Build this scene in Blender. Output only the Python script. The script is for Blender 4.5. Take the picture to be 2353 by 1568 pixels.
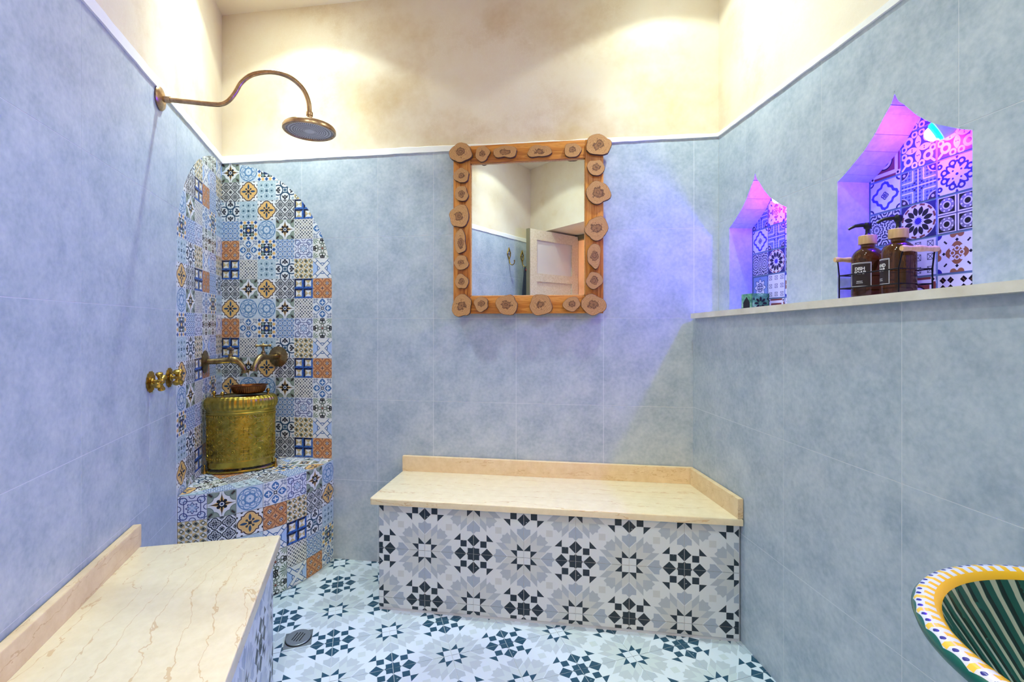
import bpy, bmesh, math, random
from mathutils import Matrix, Vector
random.seed(7)
for o in list(bpy.data.objects): bpy.data.objects.remove(o, do_unlink=True)
scn = bpy.context.scene
COL = scn.collection
pi = math.pi

# ------------------------------------------------------------------ camera, world, exposure
F_PX, HORIZON, CAM_H = 1085.0, 745.0, 1.2
YAW = math.atan(158.5 / F_PX)                      # camera turned a little to the left of the back wall's normal
cam = bpy.data.objects.new('camera', bpy.data.cameras.new('camera'))
COL.objects.link(cam)
cam.data.sensor_width = 36.0
cam.data.lens = 36.0 * F_PX / 2353.0
cam.data.shift_y = -(784.0 - HORIZON) / 2353.0
cam.data.clip_start = 0.02
cam.location = (0, 0, CAM_H)
cam.rotation_euler = (pi / 2, 0, YAW)
scn.camera = cam
w = bpy.data.worlds.new('world'); scn.world = w; w.use_nodes = True
w.node_tree.nodes['Background'].inputs[0].default_value = (0.8, 0.85, 1, 1)
w.node_tree.nodes['Background'].inputs[1].default_value = 0.05
scn.view_settings.view_transform = 'Standard'
scn.view_settings.look = 'None'
scn.view_settings.gamma = 1.0
scn.view_settings.use_curve_mapping = False
scn.view_settings.exposure = 0.53
scn.cycles.max_bounces = 16; scn.cycles.diffuse_bounces = 10; scn.cycles.transmission_bounces = 10

SPOT_W = 9.0            # ceiling downlights
BEAM_W = 40.0            # their brighter centre beam
SPOT_COL = (0.855, 1.0, 0.955)
SPILL_W = 1.5            # wide-angle spill of the same fixtures
LED_W = 20.0              # blue niche lamps
LED_GLOW_W = 7.5
LED_COL = (0.085, 0.002, 1.0)
CORR_W = 60.0            # warm lamp in the corridor beyond the door

# ------------------------------------------------------------------ plan of the room (metres)
D = 2.26
ZC = 2.84
V3 = Vector
def vec(a): return V3((math.sin(math.radians(a)), math.cos(math.radians(a)), 0))
DL = -vec(-26.2); NL = V3((-DL.y, DL.x, 0)); NL = NL if NL.x > 0 else -NL
DR = -vec(-13.8); NR = V3((DR.y, -DR.x, 0)); NR = NR if NR.x < 0 else -NR
CLp = V3((-1.888, D, 0)); CRp = V3((0.619, D, 0)); CRlp = V3((0.507, D, 0))
C1 = CLp + DL * 3.077                              # corner behind the camera
YF = 0.10                                          # short front wall beside the basin
def onright(base, y):
    return base + DR * ((y - base.y) / DR.y)
RU = onright(CRp, YF); RLo = onright(CRlp, YF)
UP = V3((0, 0, 1))

def frame(o, ex, n):
    m = Matrix.Identity(4)
    for i, c in enumerate((ex, UP, n)):
        for r in range(3): m[r][i] = c[r]
    for r in range(3): m[r][3] = o[r]
    return m
FB = frame(V3((0, D, 0)), V3((1, 0, 0)), V3((0, -1, 0)))      # back wall: u = x
FL = frame(CLp, -DL, NL)                                       # left wall: u = -s
FR = frame(CRp, DR, NR)                                        # right wall above the ledge: u = s
FRL = frame(CRlp, DR, NR)                                      # right wall below the ledge
def hframe(o, ex, ey):                                         # horizontal frame, normal up
    m = Matrix.Identity(4)
    for i, c in enumerate((ex, ey, UP)):
        for r in range(3): m[r][i] = c[r]
    for r in range(3): m[r][3] = o[r]
    return m

# ------------------------------------------------------------------ colour helper
def lin(c):
    c /= 255.0
    return c / 12.92 if c <= 0.04045 else ((c + 0.055) / 1.055) ** 2.4
def C(r, g, b): return (lin(r), lin(g), lin(b), 1.0)

# ------------------------------------------------------------------ small expression language for node patterns
class X:
    def __init__(s, g, v): s.g = g; s.v = v
    def _b(s, op, o, rev=False): return s.g.m(op, o, s) if rev else s.g.m(op, s, o)
    def __add__(s, o): return s._b('ADD', o)
    def __radd__(s, o): return s._b('ADD', o, True)
    def __sub__(s, o): return s._b('SUBTRACT', o)
    def __rsub__(s, o): return s._b('SUBTRACT', o, True)
    def __mul__(s, o): return s._b('MULTIPLY', o)
    def __rmul__(s, o): return s._b('MULTIPLY', o, True)
    def __truediv__(s, o): return s._b('DIVIDE', o)
    def __lt__(s, o): return s._b('LESS_THAN', o)
    def __gt__(s, o): return s._b('GREATER_THAN', o)
    def __neg__(s): return s._b('MULTIPLY', -1.0)
    def __and__(s, o): return s._b('MINIMUM', o)
    def __or__(s, o): return s._b('MAXIMUM', o)
    def __invert__(s): return s.g.m('SUBTRACT', 1.0, s)
    def abs(s): return s.g.m('ABSOLUTE', s)
    def fl(s): return s.g.m('FLOOR', s)
    def sin(s): return s.g.m('SINE', s)
    def cos(s): return s.g.m('COSINE', s)
    def mod(s, k): return s.g.m('FLOORED_MODULO', s, k)
    def sqrt(s): return s.g.m('SQRT', s)
    def pw(s, k): return s.g.m('POWER', s, k)

class Gx:
    def __init__(s, mat):
        s.mat = mat; s.nt = mat.node_tree; s.n = s.nt.nodes; s.l = s.nt.links
    def m(s, op, *a):
        nd = s.n.new('ShaderNodeMath'); nd.operation = op
        for i, q in enumerate(a):
            if isinstance(q, X): s.l.new(q.v, nd.inputs[i])
            else: nd.inputs[i].default_value = float(q)
        return X(s, nd.outputs[0])
    def hyp(s, a, b): return (a * a + b * b).sqrt()
    def uv(s):
        t = s.n.new('ShaderNodeUVMap'); sp = s.n.new('ShaderNodeSeparateXYZ')
        s.l.new(t.outputs[0], sp.inputs[0])
        return X(s, sp.outputs[0]), X(s, sp.outputs[1])
    def xy(s):
        u, v = s.uv(); return u * 2.0 - 1.0, v * 2.0 - 1.0
    def col(s, c):
        if isinstance(c, tuple):
            r = s.n.new('ShaderNodeRGB'); r.outputs[0].default_value = c; return r.outputs[0]
        return c
    def over(s, base, mask, c):
        nd = s.n.new('ShaderNodeMix'); nd.data_type = 'RGBA'
        s.l.new(mask.v, nd.inputs[0])
        for i, q in ((6, base), (7, c)):
            if isinstance(q, tuple): nd.inputs[i].default_value = q
            else: s.l.new(q, nd.inputs[i])
        return nd.outputs[2]
    def noise(s, scale, detail=4, rough=0.55, coord='Object', dist=0.0, stretch=None, rnd=False):
        t = s.n.new('ShaderNodeTexCoord'); src = t.outputs[coord]
        if rnd:                                            # different grain on every object
            oi = s.n.new('ShaderNodeObjectInfo'); va = s.n.new('ShaderNodeVectorMath'); va.operation = 'ADD'
            k = s.n.new('ShaderNodeVectorMath'); k.operation = 'SCALE'; k.inputs[0].default_value = (7.0, 13.0, 5.0)
            s.l.new(oi.outputs['Random'], k.inputs['Scale']); s.l.new(src, va.inputs[0]); s.l.new(k.outputs[0], va.inputs[1]); src = va.outputs[0]
        if stretch:
            mp = s.n.new('ShaderNodeMapping'); mp.inputs['Scale'].default_value = stretch
            s.l.new(src, mp.inputs[0]); src = mp.outputs[0]
        nz = s.n.new('ShaderNodeTexNoise'); nz.inputs['Scale'].default_value = scale
        nz.inputs['Detail'].default_value = detail; nz.inputs['Roughness'].default_value = rough
        nz.inputs['Distortion'].default_value = dist
        s.l.new(src, nz.inputs['Vector'])
        return X(s, nz.outputs[0])
    def ramp(s, x, stops):
        r = s.n.new('ShaderNodeValToRGB'); e = r.color_ramp.elements
        while len(e) < len(stops): e.new(0.5)
        for k, (p, c) in zip(e, stops): k.position = p; k.color = c
        s.l.new(x.v, r.inputs[0]); return r.outputs[0]

def mat(name, color=None, rough=0.5, metal=0.0, fn=None, bump=None, bump_strength=0.2, bump_dist=0.002, trans=0.0, ior=1.45, emit=None, estr=0.0, coat=0.0):
    m = bpy.data.materials.new(name); m.use_nodes = True
    g = Gx(m); b = g.n['Principled BSDF']
    b.inputs['Roughness'].default_value = rough
    b.inputs['Metallic'].default_value = metal
    b.inputs['IOR'].default_value = ior
    if trans: b.inputs['Transmission Weight'].default_value = trans
    if coat: b.inputs['Coat Weight'].default_value = coat; b.inputs['Coat Roughness'].default_value = 0.12
    if color: b.inputs['Base Color'].default_value = color
    if fn: g.l.new(fn(g), b.inputs['Base Color'])
    if emit:
        b.inputs['Emission Color'].default_value = emit; b.inputs['Emission Strength'].default_value = estr
    if bump:
        h = bump(g); nb = g.n.new('ShaderNodeBump')
        nb.inputs['Strength'].default_value = bump_strength; nb.inputs['Distance'].default_value = bump_dist
        g.l.new(h.v, nb.inputs['Height']); g.l.new(nb.outputs[0], b.inputs['Normal'])
    return m

# ------------------------------------------------------------------ mesh helpers
W = {}                                             # world matrices (no depsgraph needed)
class MB:
    def __init__(s): s.v = []; s.f = []; s.uv = {}; s.mi = []
    def add(s, vs, fs, uvs=None, mi=0):
        o = len(s.v); s.v += [tuple(p) for p in vs]
        for k, f in enumerate(fs):
            if uvs and k in uvs: s.uv[len(s.f)] = uvs[k]
            s.f.append([i + o for i in f]); s.mi.append(mi)
        return s
    def mesh(s, name, mats, smooth=None):
        me = bpy.data.meshes.new(name); me.from_pydata(s.v, [], s.f)
        for m_ in (mats if isinstance(mats, (list, tuple)) else [mats]): me.materials.append(m_)
        for p, i in zip(me.polygons, s.mi): p.material_index = i
        if s.uv:
            ul = me.uv_layers.new(name='UVMap')
            for fi, q in s.uv.items():
                for li, t in zip(me.polygons[fi].loop_indices, q): ul.data[li].uv = t
        if smooth is not None:
            me.polygons.foreach_set('use_smooth', [True] * len(me.polygons))
            me.update(); me.set_sharp_from_angle(angle=math.radians(smooth))
        me.update(); return me
    def box(s, c, size, rot=None, mi=0):
        hx, hy, hz = (q / 2 for q in size)
        pts = [V3((x, y, z)) for x in (-hx, hx) for y in (-hy, hy) for z in (-hz, hz)]
        if rot: pts = [rot @ p for p in pts]
        c = V3(c)
        return s.add([p + c for p in pts], [(0, 1, 3, 2), (4, 6, 7, 5), (0, 4, 5, 1), (2, 3, 7, 6), (0, 2, 6, 4), (1, 5, 7, 3)], mi=mi)
    def bevbox(s, c, size, b, rot=None, mi=0):       # box with chamfered edges
        bm = bmesh.new(); bmesh.ops.create_cube(bm, size=1.0)
        for v in bm.verts: v.co = V3((v.co.x * size[0], v.co.y * size[1], v.co.z * size[2]))
        bmesh.ops.bevel(bm, geom=list(bm.edges), offset=b, segments=2, affect='EDGES', profile=0.6)
        bm.verts.index_update()
        vs = [(rot @ v.co if rot else v.co) + V3(c) for v in bm.verts]
        fs = [[v.index for v in f.verts] for f in bm.faces]; bm.free()
        return s.add(vs, fs, mi=mi)
    def prism(s, poly, w0, w1, fr=None, back=False, uvf=None, mi=0, mi_side=None):
        n = len(poly)
        vs = [V3((p[0], p[1], w0)) for p in poly] + [V3((p[0], p[1], w1)) for p in poly]
        if fr is not None: vs = [fr @ p for p in vs]
        uv = {0: [uvf(p) for p in poly]} if uvf else None
        s.add(vs, [list(range(n, 2 * n))], uv, mi)
        s.add(vs, [[i, (i + 1) % n, n + (i + 1) % n, n + i] for i in range(n)] + ([list(range(n - 1, -1, -1))] if back else []), None, mi if mi_side is None else mi_side)
        return s
    def lathe(s, prof, seg=32, m=None, sx=1.0, sy=1.0, mod=None, uv=False, a0=0.0, a1=2 * pi, mi=0):
        full = abs(a1 - a0 - 2 * pi) < 1e-6; na = seg if full else seg + 1
        vs = []
        for k, (r, z) in enumerate(prof):
            for i in range(na):
                a = a0 + (a1 - a0) * i / seg
                rr = mod(r, z, a, k) if mod else r
                p = V3((rr * sx * math.cos(a), rr * sy * math.sin(a), z)); vs.append(m @ p if m else p)
        fs = []; uvs = {}; np_ = len(prof)
        for k in range(np_ - 1):
            for i in range(seg):
                j = (i + 1) % na if full else i + 1
                fs.append([k * na + i, k * na + j, (k + 1) * na + j, (k + 1) * na + i])
                if uv:
                    u0, u1 = i / seg, (i + 1) / seg; v0, v1 = k / (np_ - 1), (k + 1) / (np_ - 1)
                    uvs[len(fs) - 1] = [(u0, v0), (u1, v0), (u1, v1), (u0, v1)]
        return s.add(vs, fs, uvs if uv else None, mi)
    def tube(s, pts, r, seg=12, caps=True, mi=0):
        pts = [V3(p) for p in pts]; n = len(pts)
        rr = r if isinstance(r, (list, tuple)) else [r] * n
        vs = []; t0 = None; nrm = None
        for i, p in enumerate(pts):
            t = (pts[min(i + 1, n - 1)] - pts[max(i - 1, 0)]).normalized()
            if nrm is None:
                a = V3((0, 0, 1)) if abs(t.z) < 0.9 else V3((1, 0, 0))
                nrm = t.cross(a).normalized()
            else:
                nrm = (nrm - t * nrm.dot(t)).normalized()
            b = t.cross(nrm)
            for k in range(seg):
                a = 2 * pi * k / seg
                vs.append(p + (nrm * math.cos(a) + b * math.sin(a)) * rr[i])
        fs = [[i * seg + k, i * seg + (k + 1) % seg, (i + 1) * seg + (k + 1) % seg, (i + 1) * seg + k] for i in range(n - 1) for k in range(seg)]
        if caps: fs += [list(range(seg - 1, -1, -1)), [(n - 1) * seg + k for k in range(seg)]]
        return s.add(vs, fs, mi=mi)

def spline(pts, n=8):
    pts = [V3(p) for p in pts]; out = []
    for i in range(len(pts) - 1):
        p0 = pts[max(i - 1, 0)]; p1 = pts[i]; p2 = pts[i + 1]; p3 = pts[min(i + 2, len(pts) - 1)]
        for k in range(n):
            t = k / n
            out.append(0.5 * ((2 * p1) + (p2 - p0) * t + (2 * p0 - 5 * p1 + 4 * p2 - p3) * t * t + (3 * p1 - p0 - 3 * p2 + p3) * t ** 3))
    return out + [pts[-1]]

def put(name, me, parent=None, mw=None):
    o = bpy.data.objects.new(name, me); COL.objects.link(o)
    mw = mw or Matrix.Identity(4); o.matrix_world = mw; W[o.name] = mw
    if parent is not None:
        o.parent = parent; o.matrix_parent_inverse = W[parent.name].inverted(); o.matrix_basis = mw
    return o
def tag(o, label, cat, group=None, kind=None):
    o['label'] = label
    if cat: o['category'] = cat
    if group: o['group'] = group
    if kind: o['kind'] = kind
    return o
def thing(name, loc, label, cat, group=None, kind=None):
    e = bpy.data.objects.new(name, None); COL.objects.link(e)
    mw = Matrix.Translation(V3(loc)); e.matrix_world = mw; e.empty_display_size = 0.05; W[e.name] = mw
    return tag(e, label, cat, group, kind)

# ------------------------------------------------------------------ 2-D polygon clipping
def area(p): return 0.5 * sum(p[i][0] * p[(i + 1) % len(p)][1] - p[(i + 1) % len(p)][0] * p[i][1] for i in range(len(p)))
def clip_hp(poly, a, b, keep_left=True):
    out = []; n = len(poly)
    def sd(p): 
        q = (b[0] - a[0]) * (p[1] - a[1]) - (b[1] - a[1]) * (p[0] - a[0])
        return q if keep_left else -q
    for i in range(n):
        p, q = poly[i], poly[(i + 1) % n]; sp, sq = sd(p), sd(q)
        if sp >= 0: out.append(p)
        if (sp > 0 and sq < 0) or (sp < 0 and sq > 0):
            t = sp / (sp - sq); out.append((p[0] + (q[0] - p[0]) * t, p[1] + (q[1] - p[1]) * t))
    return out
def clip(poly, conv):                                # intersection with a CCW convex polygon
    for i in range(len(conv)):
        poly = clip_hp(poly, conv[i], conv[(i + 1) % len(conv)])
        if len(poly) < 3: return []
    return poly if abs(area(poly)) > 1e-6 else []
def minus(poly, conv):                               # difference as convex pieces
    out = []; rest = poly
    for i in range(len(conv)):
        a, b = conv[i], conv[(i + 1) % len(conv)]
        o = clip_hp(rest, a, b, False)
        if len(o) >= 3 and abs(area(o)) > 2e-6: out.append(o)
        rest = clip_hp(rest, a, b, True)
        if len(rest) < 3: break
    return out
def rect(x0, y0, x1, y1): return [(x0, y0), (x1, y0), (x1, y1), (x0, y1)]
def clean(poly):
    out = []
    for p in poly:
        if not out or math.hypot(p[0] - out[-1][0], p[1] - out[-1][1]) > 1e-5: out.append(p)
    while len(out) > 1 and math.hypot(out[0][0] - out[-1][0], out[0][1] - out[-1][1]) < 1e-5: out.pop()
    return out

# ------------------------------------------------------------------ materials
def grey_tile_col(g):
    t = g.n.new('ShaderNodeNewGeometry'); nz = g.n.new('ShaderNodeTexNoise')
    nz.inputs['Scale'].default_value = 9.0; nz.inputs['Detail'].default_value = 8; nz.inputs['Roughness'].default_value = 0.68
    g.l.new(t.outputs['Position'], nz.inputs['Vector'])
    n2 = g.n.new('ShaderNodeTexNoise'); n2.inputs['Scale'].default_value = 70.0; n2.inputs['Detail'].default_value = 4
    g.l.new(t.outputs['Position'], n2.inputs['Vector'])
    x = X(g, nz.outputs[0]) * 0.66 + X(g, n2.outputs[0]) * 0.34
    return g.ramp(x, [(0.34, C(150, 167, 181)), (0.5, C(172, 186, 197)), (0.66, C(190, 201, 209))])
M_GREY = mat('grey_stone_tile', rough=0.42, fn=grey_tile_col, bump=lambda g: g.noise(60, 5), bump_strength=0.12, bump_dist=0.002)
M_GROUT = mat('pale_grout', C(212, 218, 223), 0.9)
def plaster_col(g):
    t = g.n.new('ShaderNodeNewGeometry')
    def nz(sc, d=5, r=0.6):
        q = g.n.new('ShaderNodeTexNoise'); q.inputs['Scale'].default_value = sc; q.inputs['Detail'].default_value = d; q.inputs['Roughness'].default_value = r
        g.l.new(t.outputs['Position'], q.inputs['Vector']); return X(g, q.outputs[0])
    base = g.ramp(nz(1.6, 7, 0.65), [(0.30, C(204, 180, 138)), (0.48, C(225, 212, 185)), (0.7, C(232, 224, 204))])
    vo = g.n.new('ShaderNodeTexVoronoi'); vo.feature = 'DISTANCE_TO_EDGE'; vo.inputs['Scale'].default_value = 52.0
    g.l.new(t.outputs['Position'], vo.inputs['Vector'])
    crack = (X(g, vo.outputs['Distance']) < 0.035) & (nz(1.3, 2) > 0.54)
    return g.over(base, crack * 0.22, C(236, 228, 210))
M_PLASTER = mat('cream_tadelakt_plaster', rough=0.5, fn=plaster_col, bump=lambda g: g.noise(14, 6, 0.65), bump_strength=0.12, bump_dist=0.006)
M_TRIM = mat('white_plaster_band', C(240, 242, 238), 0.6, bump=lambda g: g.noise(30, 4), bump_strength=0.3, bump_dist=0.004)
def marble_col(stretch, warm=False, seed=0.0):
    """cream stone with thin wandering veins along local x"""
    def fn(g):
        t = g.n.new('ShaderNodeTexCoord'); sp = g.n.new('ShaderNodeSeparateXYZ'); g.l.new(t.outputs['Object'], sp.inputs[0])
        y = X(g, sp.outputs[1]) + X(g, sp.outputs[2])
        wn = g.noise(2.2, 6, 0.62, 'Object', 0.3, stretch); w2 = g.noise(9.0, 6, 0.6, 'Object', 0.2, (0.6, 1.0, 1.0))
        val = y * 13.0 + wn * 5.5 + w2 * 0.55 + seed
        f1 = ((val - val.fl()) - 0.5).abs(); val2 = y * 29.0 + wn * 9.0 + w2 * 1.6
        f2 = ((val2 - val2.fl()) - 0.5).abs()
        gate = g.noise(3.0, 3, 0.5, 'Object')
        base = g.ramp(g.noise(28, 6, 0.65), [(0.3, C(216, 203, 168)), (0.7, C(227, 216, 184))] if not warm else [(0.3, C(214, 188, 144)), (0.7, C(228, 206, 166))])
        c = g.over(base, (f1 < 0.02) * 0.55, C(190, 152, 100))
        return g.over(c, ((f2 < 0.016) & (gate > 0.5)) * 0.7, C(206, 178, 130))
    return fn
M_MARBLE_X = mat('cream_marble_lengthwise', rough=0.28, fn=marble_col((0.8, 1.4, 1.4)))
M_MARBLE_FINE = mat('cream_marble_fine_grain', rough=0.3, fn=marble_col((0.25, 1.2, 1.2), False, 0.3))
M_MARBLE_UP = mat('honey_marble_upstand', rough=0.35, fn=marble_col((0.5, 2.4, 2.4), True))
M_LEDGE = mat('pale_ledge_marble', rough=0.35, fn=lambda g: g.ramp(g.noise(14, 6), [(0.3, C(206, 200, 184)), (0.7, C(226, 223, 212))]))

# --- floor / bench encaustic print (stars and rosettes)
PAL_BENCH = (C(207, 216, 220), C(32, 46, 58), C(158, 172, 188), C(168, 180, 190), C(192, 200, 201))
PAL_FLOOR_SHEEN = (C(204, 219, 231), C(34, 76, 100), C(172, 188, 200), C(178, 193, 203), C(190, 206, 212))  # bench print again, with the floor's bluish sheen put into the colours
def star_print(pal):
    return lambda g: floor_print(g, *pal)
def floor_print(g, WHT, DRK, GR1, GR2, WRM):
    u, v = g.uv()
    s_ = (u + v) > 1.0
    a = u + s_ * (1.0 - u * 2.0); b = v + s_ * (1.0 - v * 2.0)
    Xm = g.m('MAXIMUM', a, b) * 7.6; Y = g.m('MINIMUM', a, b) * 7.6
    P = 7.6 - Xm
    dlt = Xm - Y
    warm = ((Y < 1.0) & (dlt > 1.0) & (dlt < 2.35)) | ((Y > 1.0) & (Y < 2.0) & (dlt < 1.1))
    c = g.over(WHT, warm, WRM)
    strip = (Y > 1.0) & (Y < 2.0) & (dlt > 1.1) & (dlt < 2.2)
    leaf = ((Y > 1.95) & (Xm < 3.2)) | ((Xm > 3.05) & ((Y - 2.45).abs() < (3.6 - Xm) * 0.9))
    c = g.over(c, strip | (leaf & (Y > 1.8)), GR2)
    tul = ((Y < 1.0) & (Xm < 4.2) & (Y < (Xm - 2.5))) | ((Xm > 4.15) & (Y < (4.6 - Xm)))
    c = g.over(c, tul, GR1)
    c = g.over(c, ((Xm - 3.8).abs() < 0.48) & ((Y - 3.8).abs() < 0.48), WRM)
    dark = (Xm > 1.0) & (Y < 1.0) & (Y > (Xm - 1.0))
    dark = dark | ((P > 1.0) & (P < 2.0) & (Y > 1.05) & (Y < 2.0))
    dark = dark | (((P - 2.05).abs() + Y) < 0.95)
    dark = dark | ((P > 2.0) & (Y > 2.0) & ((P + Y) < 5.05))
    dark = dark | ((P < 0.88) | ((P + Y) < 1.1))
    wear = (g.noise(90, 3) > 0.72)
    return g.over(c, dark & ~(wear & (g.noise(6, 2) > 0.55)), DRK)
M_FLOORT = mat('star_print_cement_tile', rough=0.33, fn=star_print(PAL_FLOOR_SHEEN))
M_BENCHT = mat('star_print_bench_tile', rough=0.36, fn=star_print(PAL_BENCH))

# --- patchwork prints: x, y in -1..1
NAVY = C(30, 58, 104); BLUE = C(62, 104, 160); SKY = C(170, 192, 216); WH = C(222, 226, 228); BLK = C(22, 24, 32)
OCH = C(222, 180, 108); SAGE = C(140, 154, 140); BRN = C(70, 42, 34); ORG = C(204, 142, 92); GRB = C(120, 140, 160)
def fold(g):
    x, y = g.xy(); a, b = x.abs(), y.abs()
    return x, y, a, b, g.m('MAXIMUM', a, b), g.m('MINIMUM', a, b)
def cells(g, x, y, n):
    p = (x + 1.0) * (n / 2.0); q = (y + 1.0) * (n / 2.0)
    i, j = p.fl(), q.fl()
    return i, j, (p - i) * 2.0 - 1.0, (q - j) * 2.0 - 1.0
def polar(g, x, y, n):
    th = g.m('ARCTAN2', y, x); r = g.hyp(x, y)
    t = (th + pi).mod(2 * pi / n) - pi / n
    return r, t, r * t.cos(), r * t.sin()
def p1(g):
    x, y, a, b, M, m = fold(g)
    c1 = g.hyp(M - 1.0, m - 0.6)
    c2 = g.hyp(M - 0.6, m - 1.0); c2b = g.hyp(M - 1.02, m - 1.02)
    lobe = (c1 < 0.44) | (c2 < 0.44) | (c2b < 0.3)
    c = g.over(WH, lobe, SAGE)
    c = g.over(c, (((c1 - 0.42).abs() < 0.03) & (c2 > 0.4)) | ((c1 < 0.44) & (c2 < 0.44)), C(104, 122, 112))
    c = g.over(c, (g.hyp(M - 0.8, m - 0.8) < 0.17) & ((M - m) < 0.1), C(58, 44, 40))
    c = g.over(c, (m < (1.0 - M) * (1.0 - M) * 0.42), OCH)
    c = g.over(c, (m < (1.0 - M) * 0.1), BLK)
    r = g.hyp(x, y)
    c = g.over(c, (g.hyp(a - 0.24, b - 0.24) < 0.13) | (r < 0.27), BLK)
    c = g.over(c, r < 0.17, WH)
    return g.over(c, r < 0.1, NAVY)
def p2(g):
    x, y = g.xy(); r, t, px, py = polar(g, x, y, 8)
    q = g.hyp(px - 0.62, py); q2 = g.hyp(px - 0.55, py.abs() - 0.06)
    ln = ((q - 0.27).abs() < 0.035) | ((r - 0.93).abs() < 0.04) | ((q2 - 0.12).abs() < 0.03) | ((r - 0.36 - (t * 8.0).cos() * 0.05).abs() < 0.03) | (r < 0.07)
    return g.over(C(196, 210, 222), ln, C(92, 134, 176))
def p3(g):
    x, y = g.xy(); i, j, lx, ly = cells(g, x, y, 5)
    A = (i - 2.0).abs(); B = (j - 2.0).abs(); M = g.m('MAXIMUM', A, B); S = A + B
    dm = (lx.abs() + ly.abs()) < 0.98
    c = g.over(BLK, M > 1.5, WH)
    c = g.over(c, (M < 0.5), NAVY)
    c = g.over(c, dm & ((M < 1.5) & (S > 1.5)), C(122, 150, 150))
    c = g.over(c, (S < 1.5) & (M > 0.5) & dm, C(206, 214, 226))
    c = g.over(c, (S < 1.5) & (M > 0.5) & ((A * lx.abs() + B * ly.abs()) > 0.3) & (g.hyp(x, y) < 0.42), NAVY)
    c = g.over(c, dm & (M > 1.5) & (S.mod(2.0) < 0.5), C(38, 84, 146))
    c = g.over(c, dm & (M > 1.5) & (S.mod(2.0) > 0.5), OCH)
    return g.over(c, dm & (M < 0.5), OCH)
def quat(g, n):
    x, y = g.xy(); i, j, lx, ly = cells(g, x, y, n)
    a, b = lx.abs(), ly.abs(); M = g.m('MAXIMUM', a, b); m = g.m('MINIMUM', a, b)
    return x, y, lx, ly, a, b, M, m, g.hyp(M - 0.44, m) - 0.46
def p4(g):
    x, y, lx, ly, a, b, M, m, sd = quat(g, 2)
    d = (sd.abs() < 0.085) | ((g.hyp(M - 0.45, m) - 0.2).abs() < 0.055) | (((M - m) < 0.09) & (M < 0.34)) | (g.hyp(M - 0.45, m) < 0.07)
    d = d | (((M - m) < 0.09) & (M > 0.72)) | (((M - 0.93).abs() < 0.05) & (m > 0.55) & (m < 0.8)) | (((g.hyp(1.0 - a, 1.0 - b) - 0.14).abs() < 0.05))
    return g.over(WH, d, C(28, 36, 50))
def p5(g):
    x, y, a, b, M, m = fold(g)
    sd = g.m('MINIMUM', g.hyp(M - 0.46, m) - 0.5, M - 0.66)
    c = g.over(WH, (g.hyp(M - 0.98, m - 0.62) < 0.09), BLK)
    c = g.over(c, sd < 0.035, BRN)
    c = g.over(c, sd < -0.055, C(230, 204, 160))
    c = g.over(c, sd < -0.085, OCH)
    k = (M - 0.48) / 0.3
    c = g.over(c, m < (1.0 - k * k) * 0.11, C(40, 72, 104))
    c = g.over(c, (g.hyp(a - 0.25, b - 0.25) < 0.1) | (((a - b).abs() < 0.05) & (M < 0.3)), C(50, 60, 70))
    return g.over(c, g.hyp(x, y) < 0.14, BLK)
def p6(g):
    x, y, a, b, M, m = fold(g)
    c = C(172, 194, 204)
    q = g.hyp(M - 0.52, m)
    c = g.over(c, (q < 0.36), C(160, 184, 196))
    c = g.over(c, ((q - 0.36).abs() < 0.025) | ((g.hyp(1.0 - a, 1.0 - b) - 0.3).abs() < 0.025), C(206, 220, 226))
    i, j, lx, ly = cells(g, x, y, 7)
    od = ((i + j).mod(2.0) < 0.5)
    d = ((lx.abs() + ly.abs()) < 0.75) & od & ((i.mod(2.0) > 0.5))
    d = d | ((g.hyp(a - 0.08, b - 0.08) < 0.07)) | ((m < 0.12) & ((M - 0.52).abs() < 0.1) & ((m - 0.05).abs() < 0.025))
    return g.over(c, d, C(58, 92, 114))
def p7(g):
    x, y, a, b, M, m = fold(g); r = g.hyp(x, y)
    q = g.hyp(M - 0.74, m)
    c = g.over(WH, (a > 0.72) & (b > 0.72) & (M < 0.95), C(150, 172, 188))
    ln = ((q - 0.5).abs() < 0.06) & (M < 1.0)
    c = g.over(c, ln & (M < 0.98), C(38, 70, 98))
    pal = (g.hyp(M - 0.88, m) < 0.11) | (g.hyp(M - 0.74, m - 0.17) < 0.1) | (g.hyp(M - 0.62, m - 0.26) < 0.07) | ((m < 0.05) & (M > 0.5)) | (((M - m * 0.9 - 0.52).abs() < 0.045) & (m < 0.25))
    c = g.over(c, pal, C(30, 34, 48))
    return g.over(c, (r < 0.15) | ((r - 0.27).abs() < 0.03), C(52, 90, 118))
def p8(g):
    x, y = g.xy(); i, j, lx, ly = cells(g, x, y, 2)
    par = (i + j).mod(2.0)
    a, b = lx.abs(), ly.abs(); M = g.m('MAXIMUM', a, b)
    tri = a > b
    sel = (tri & (par > 0.5)) | (~tri & (par < 0.5))
    c = g.over(WH, sel, C(202, 182, 136))
    c = g.over(c, sel & ((lx * ly) > 0.0), C(176, 166, 132))
    fr = M > 0.62
    c = g.over(c, fr, C(58, 104, 178))
    c = g.over(c, fr & (((lx + ly) > 0.0) & ((lx - ly) < 0.0) | (((lx + ly) < 0.0) & ((lx - ly) < 0.0))), C(26, 34, 62))
    dmd = ((1.0 - M).abs() * 1.4 + g.m('MINIMUM', a, b)) < 0.36
    return g.over(c, dmd, C(36, 62, 128))
def p9(g):
    x, y = g.xy(); i, j, lx, ly = cells(g, x, y, 4)
    r = g.hyp(lx, ly); rc = g.hyp(1.0 - lx.abs(), 1.0 - ly.abs())
    c = g.over(C(204, 216, 232), ((r > 0.5) & (r < 0.92) & ((lx.abs() - ly.abs()).abs() > 0.16)), C(58, 104, 158))
    return g.over(c, (r < 0.22) | (rc < 0.22), C(26, 32, 56))
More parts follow.
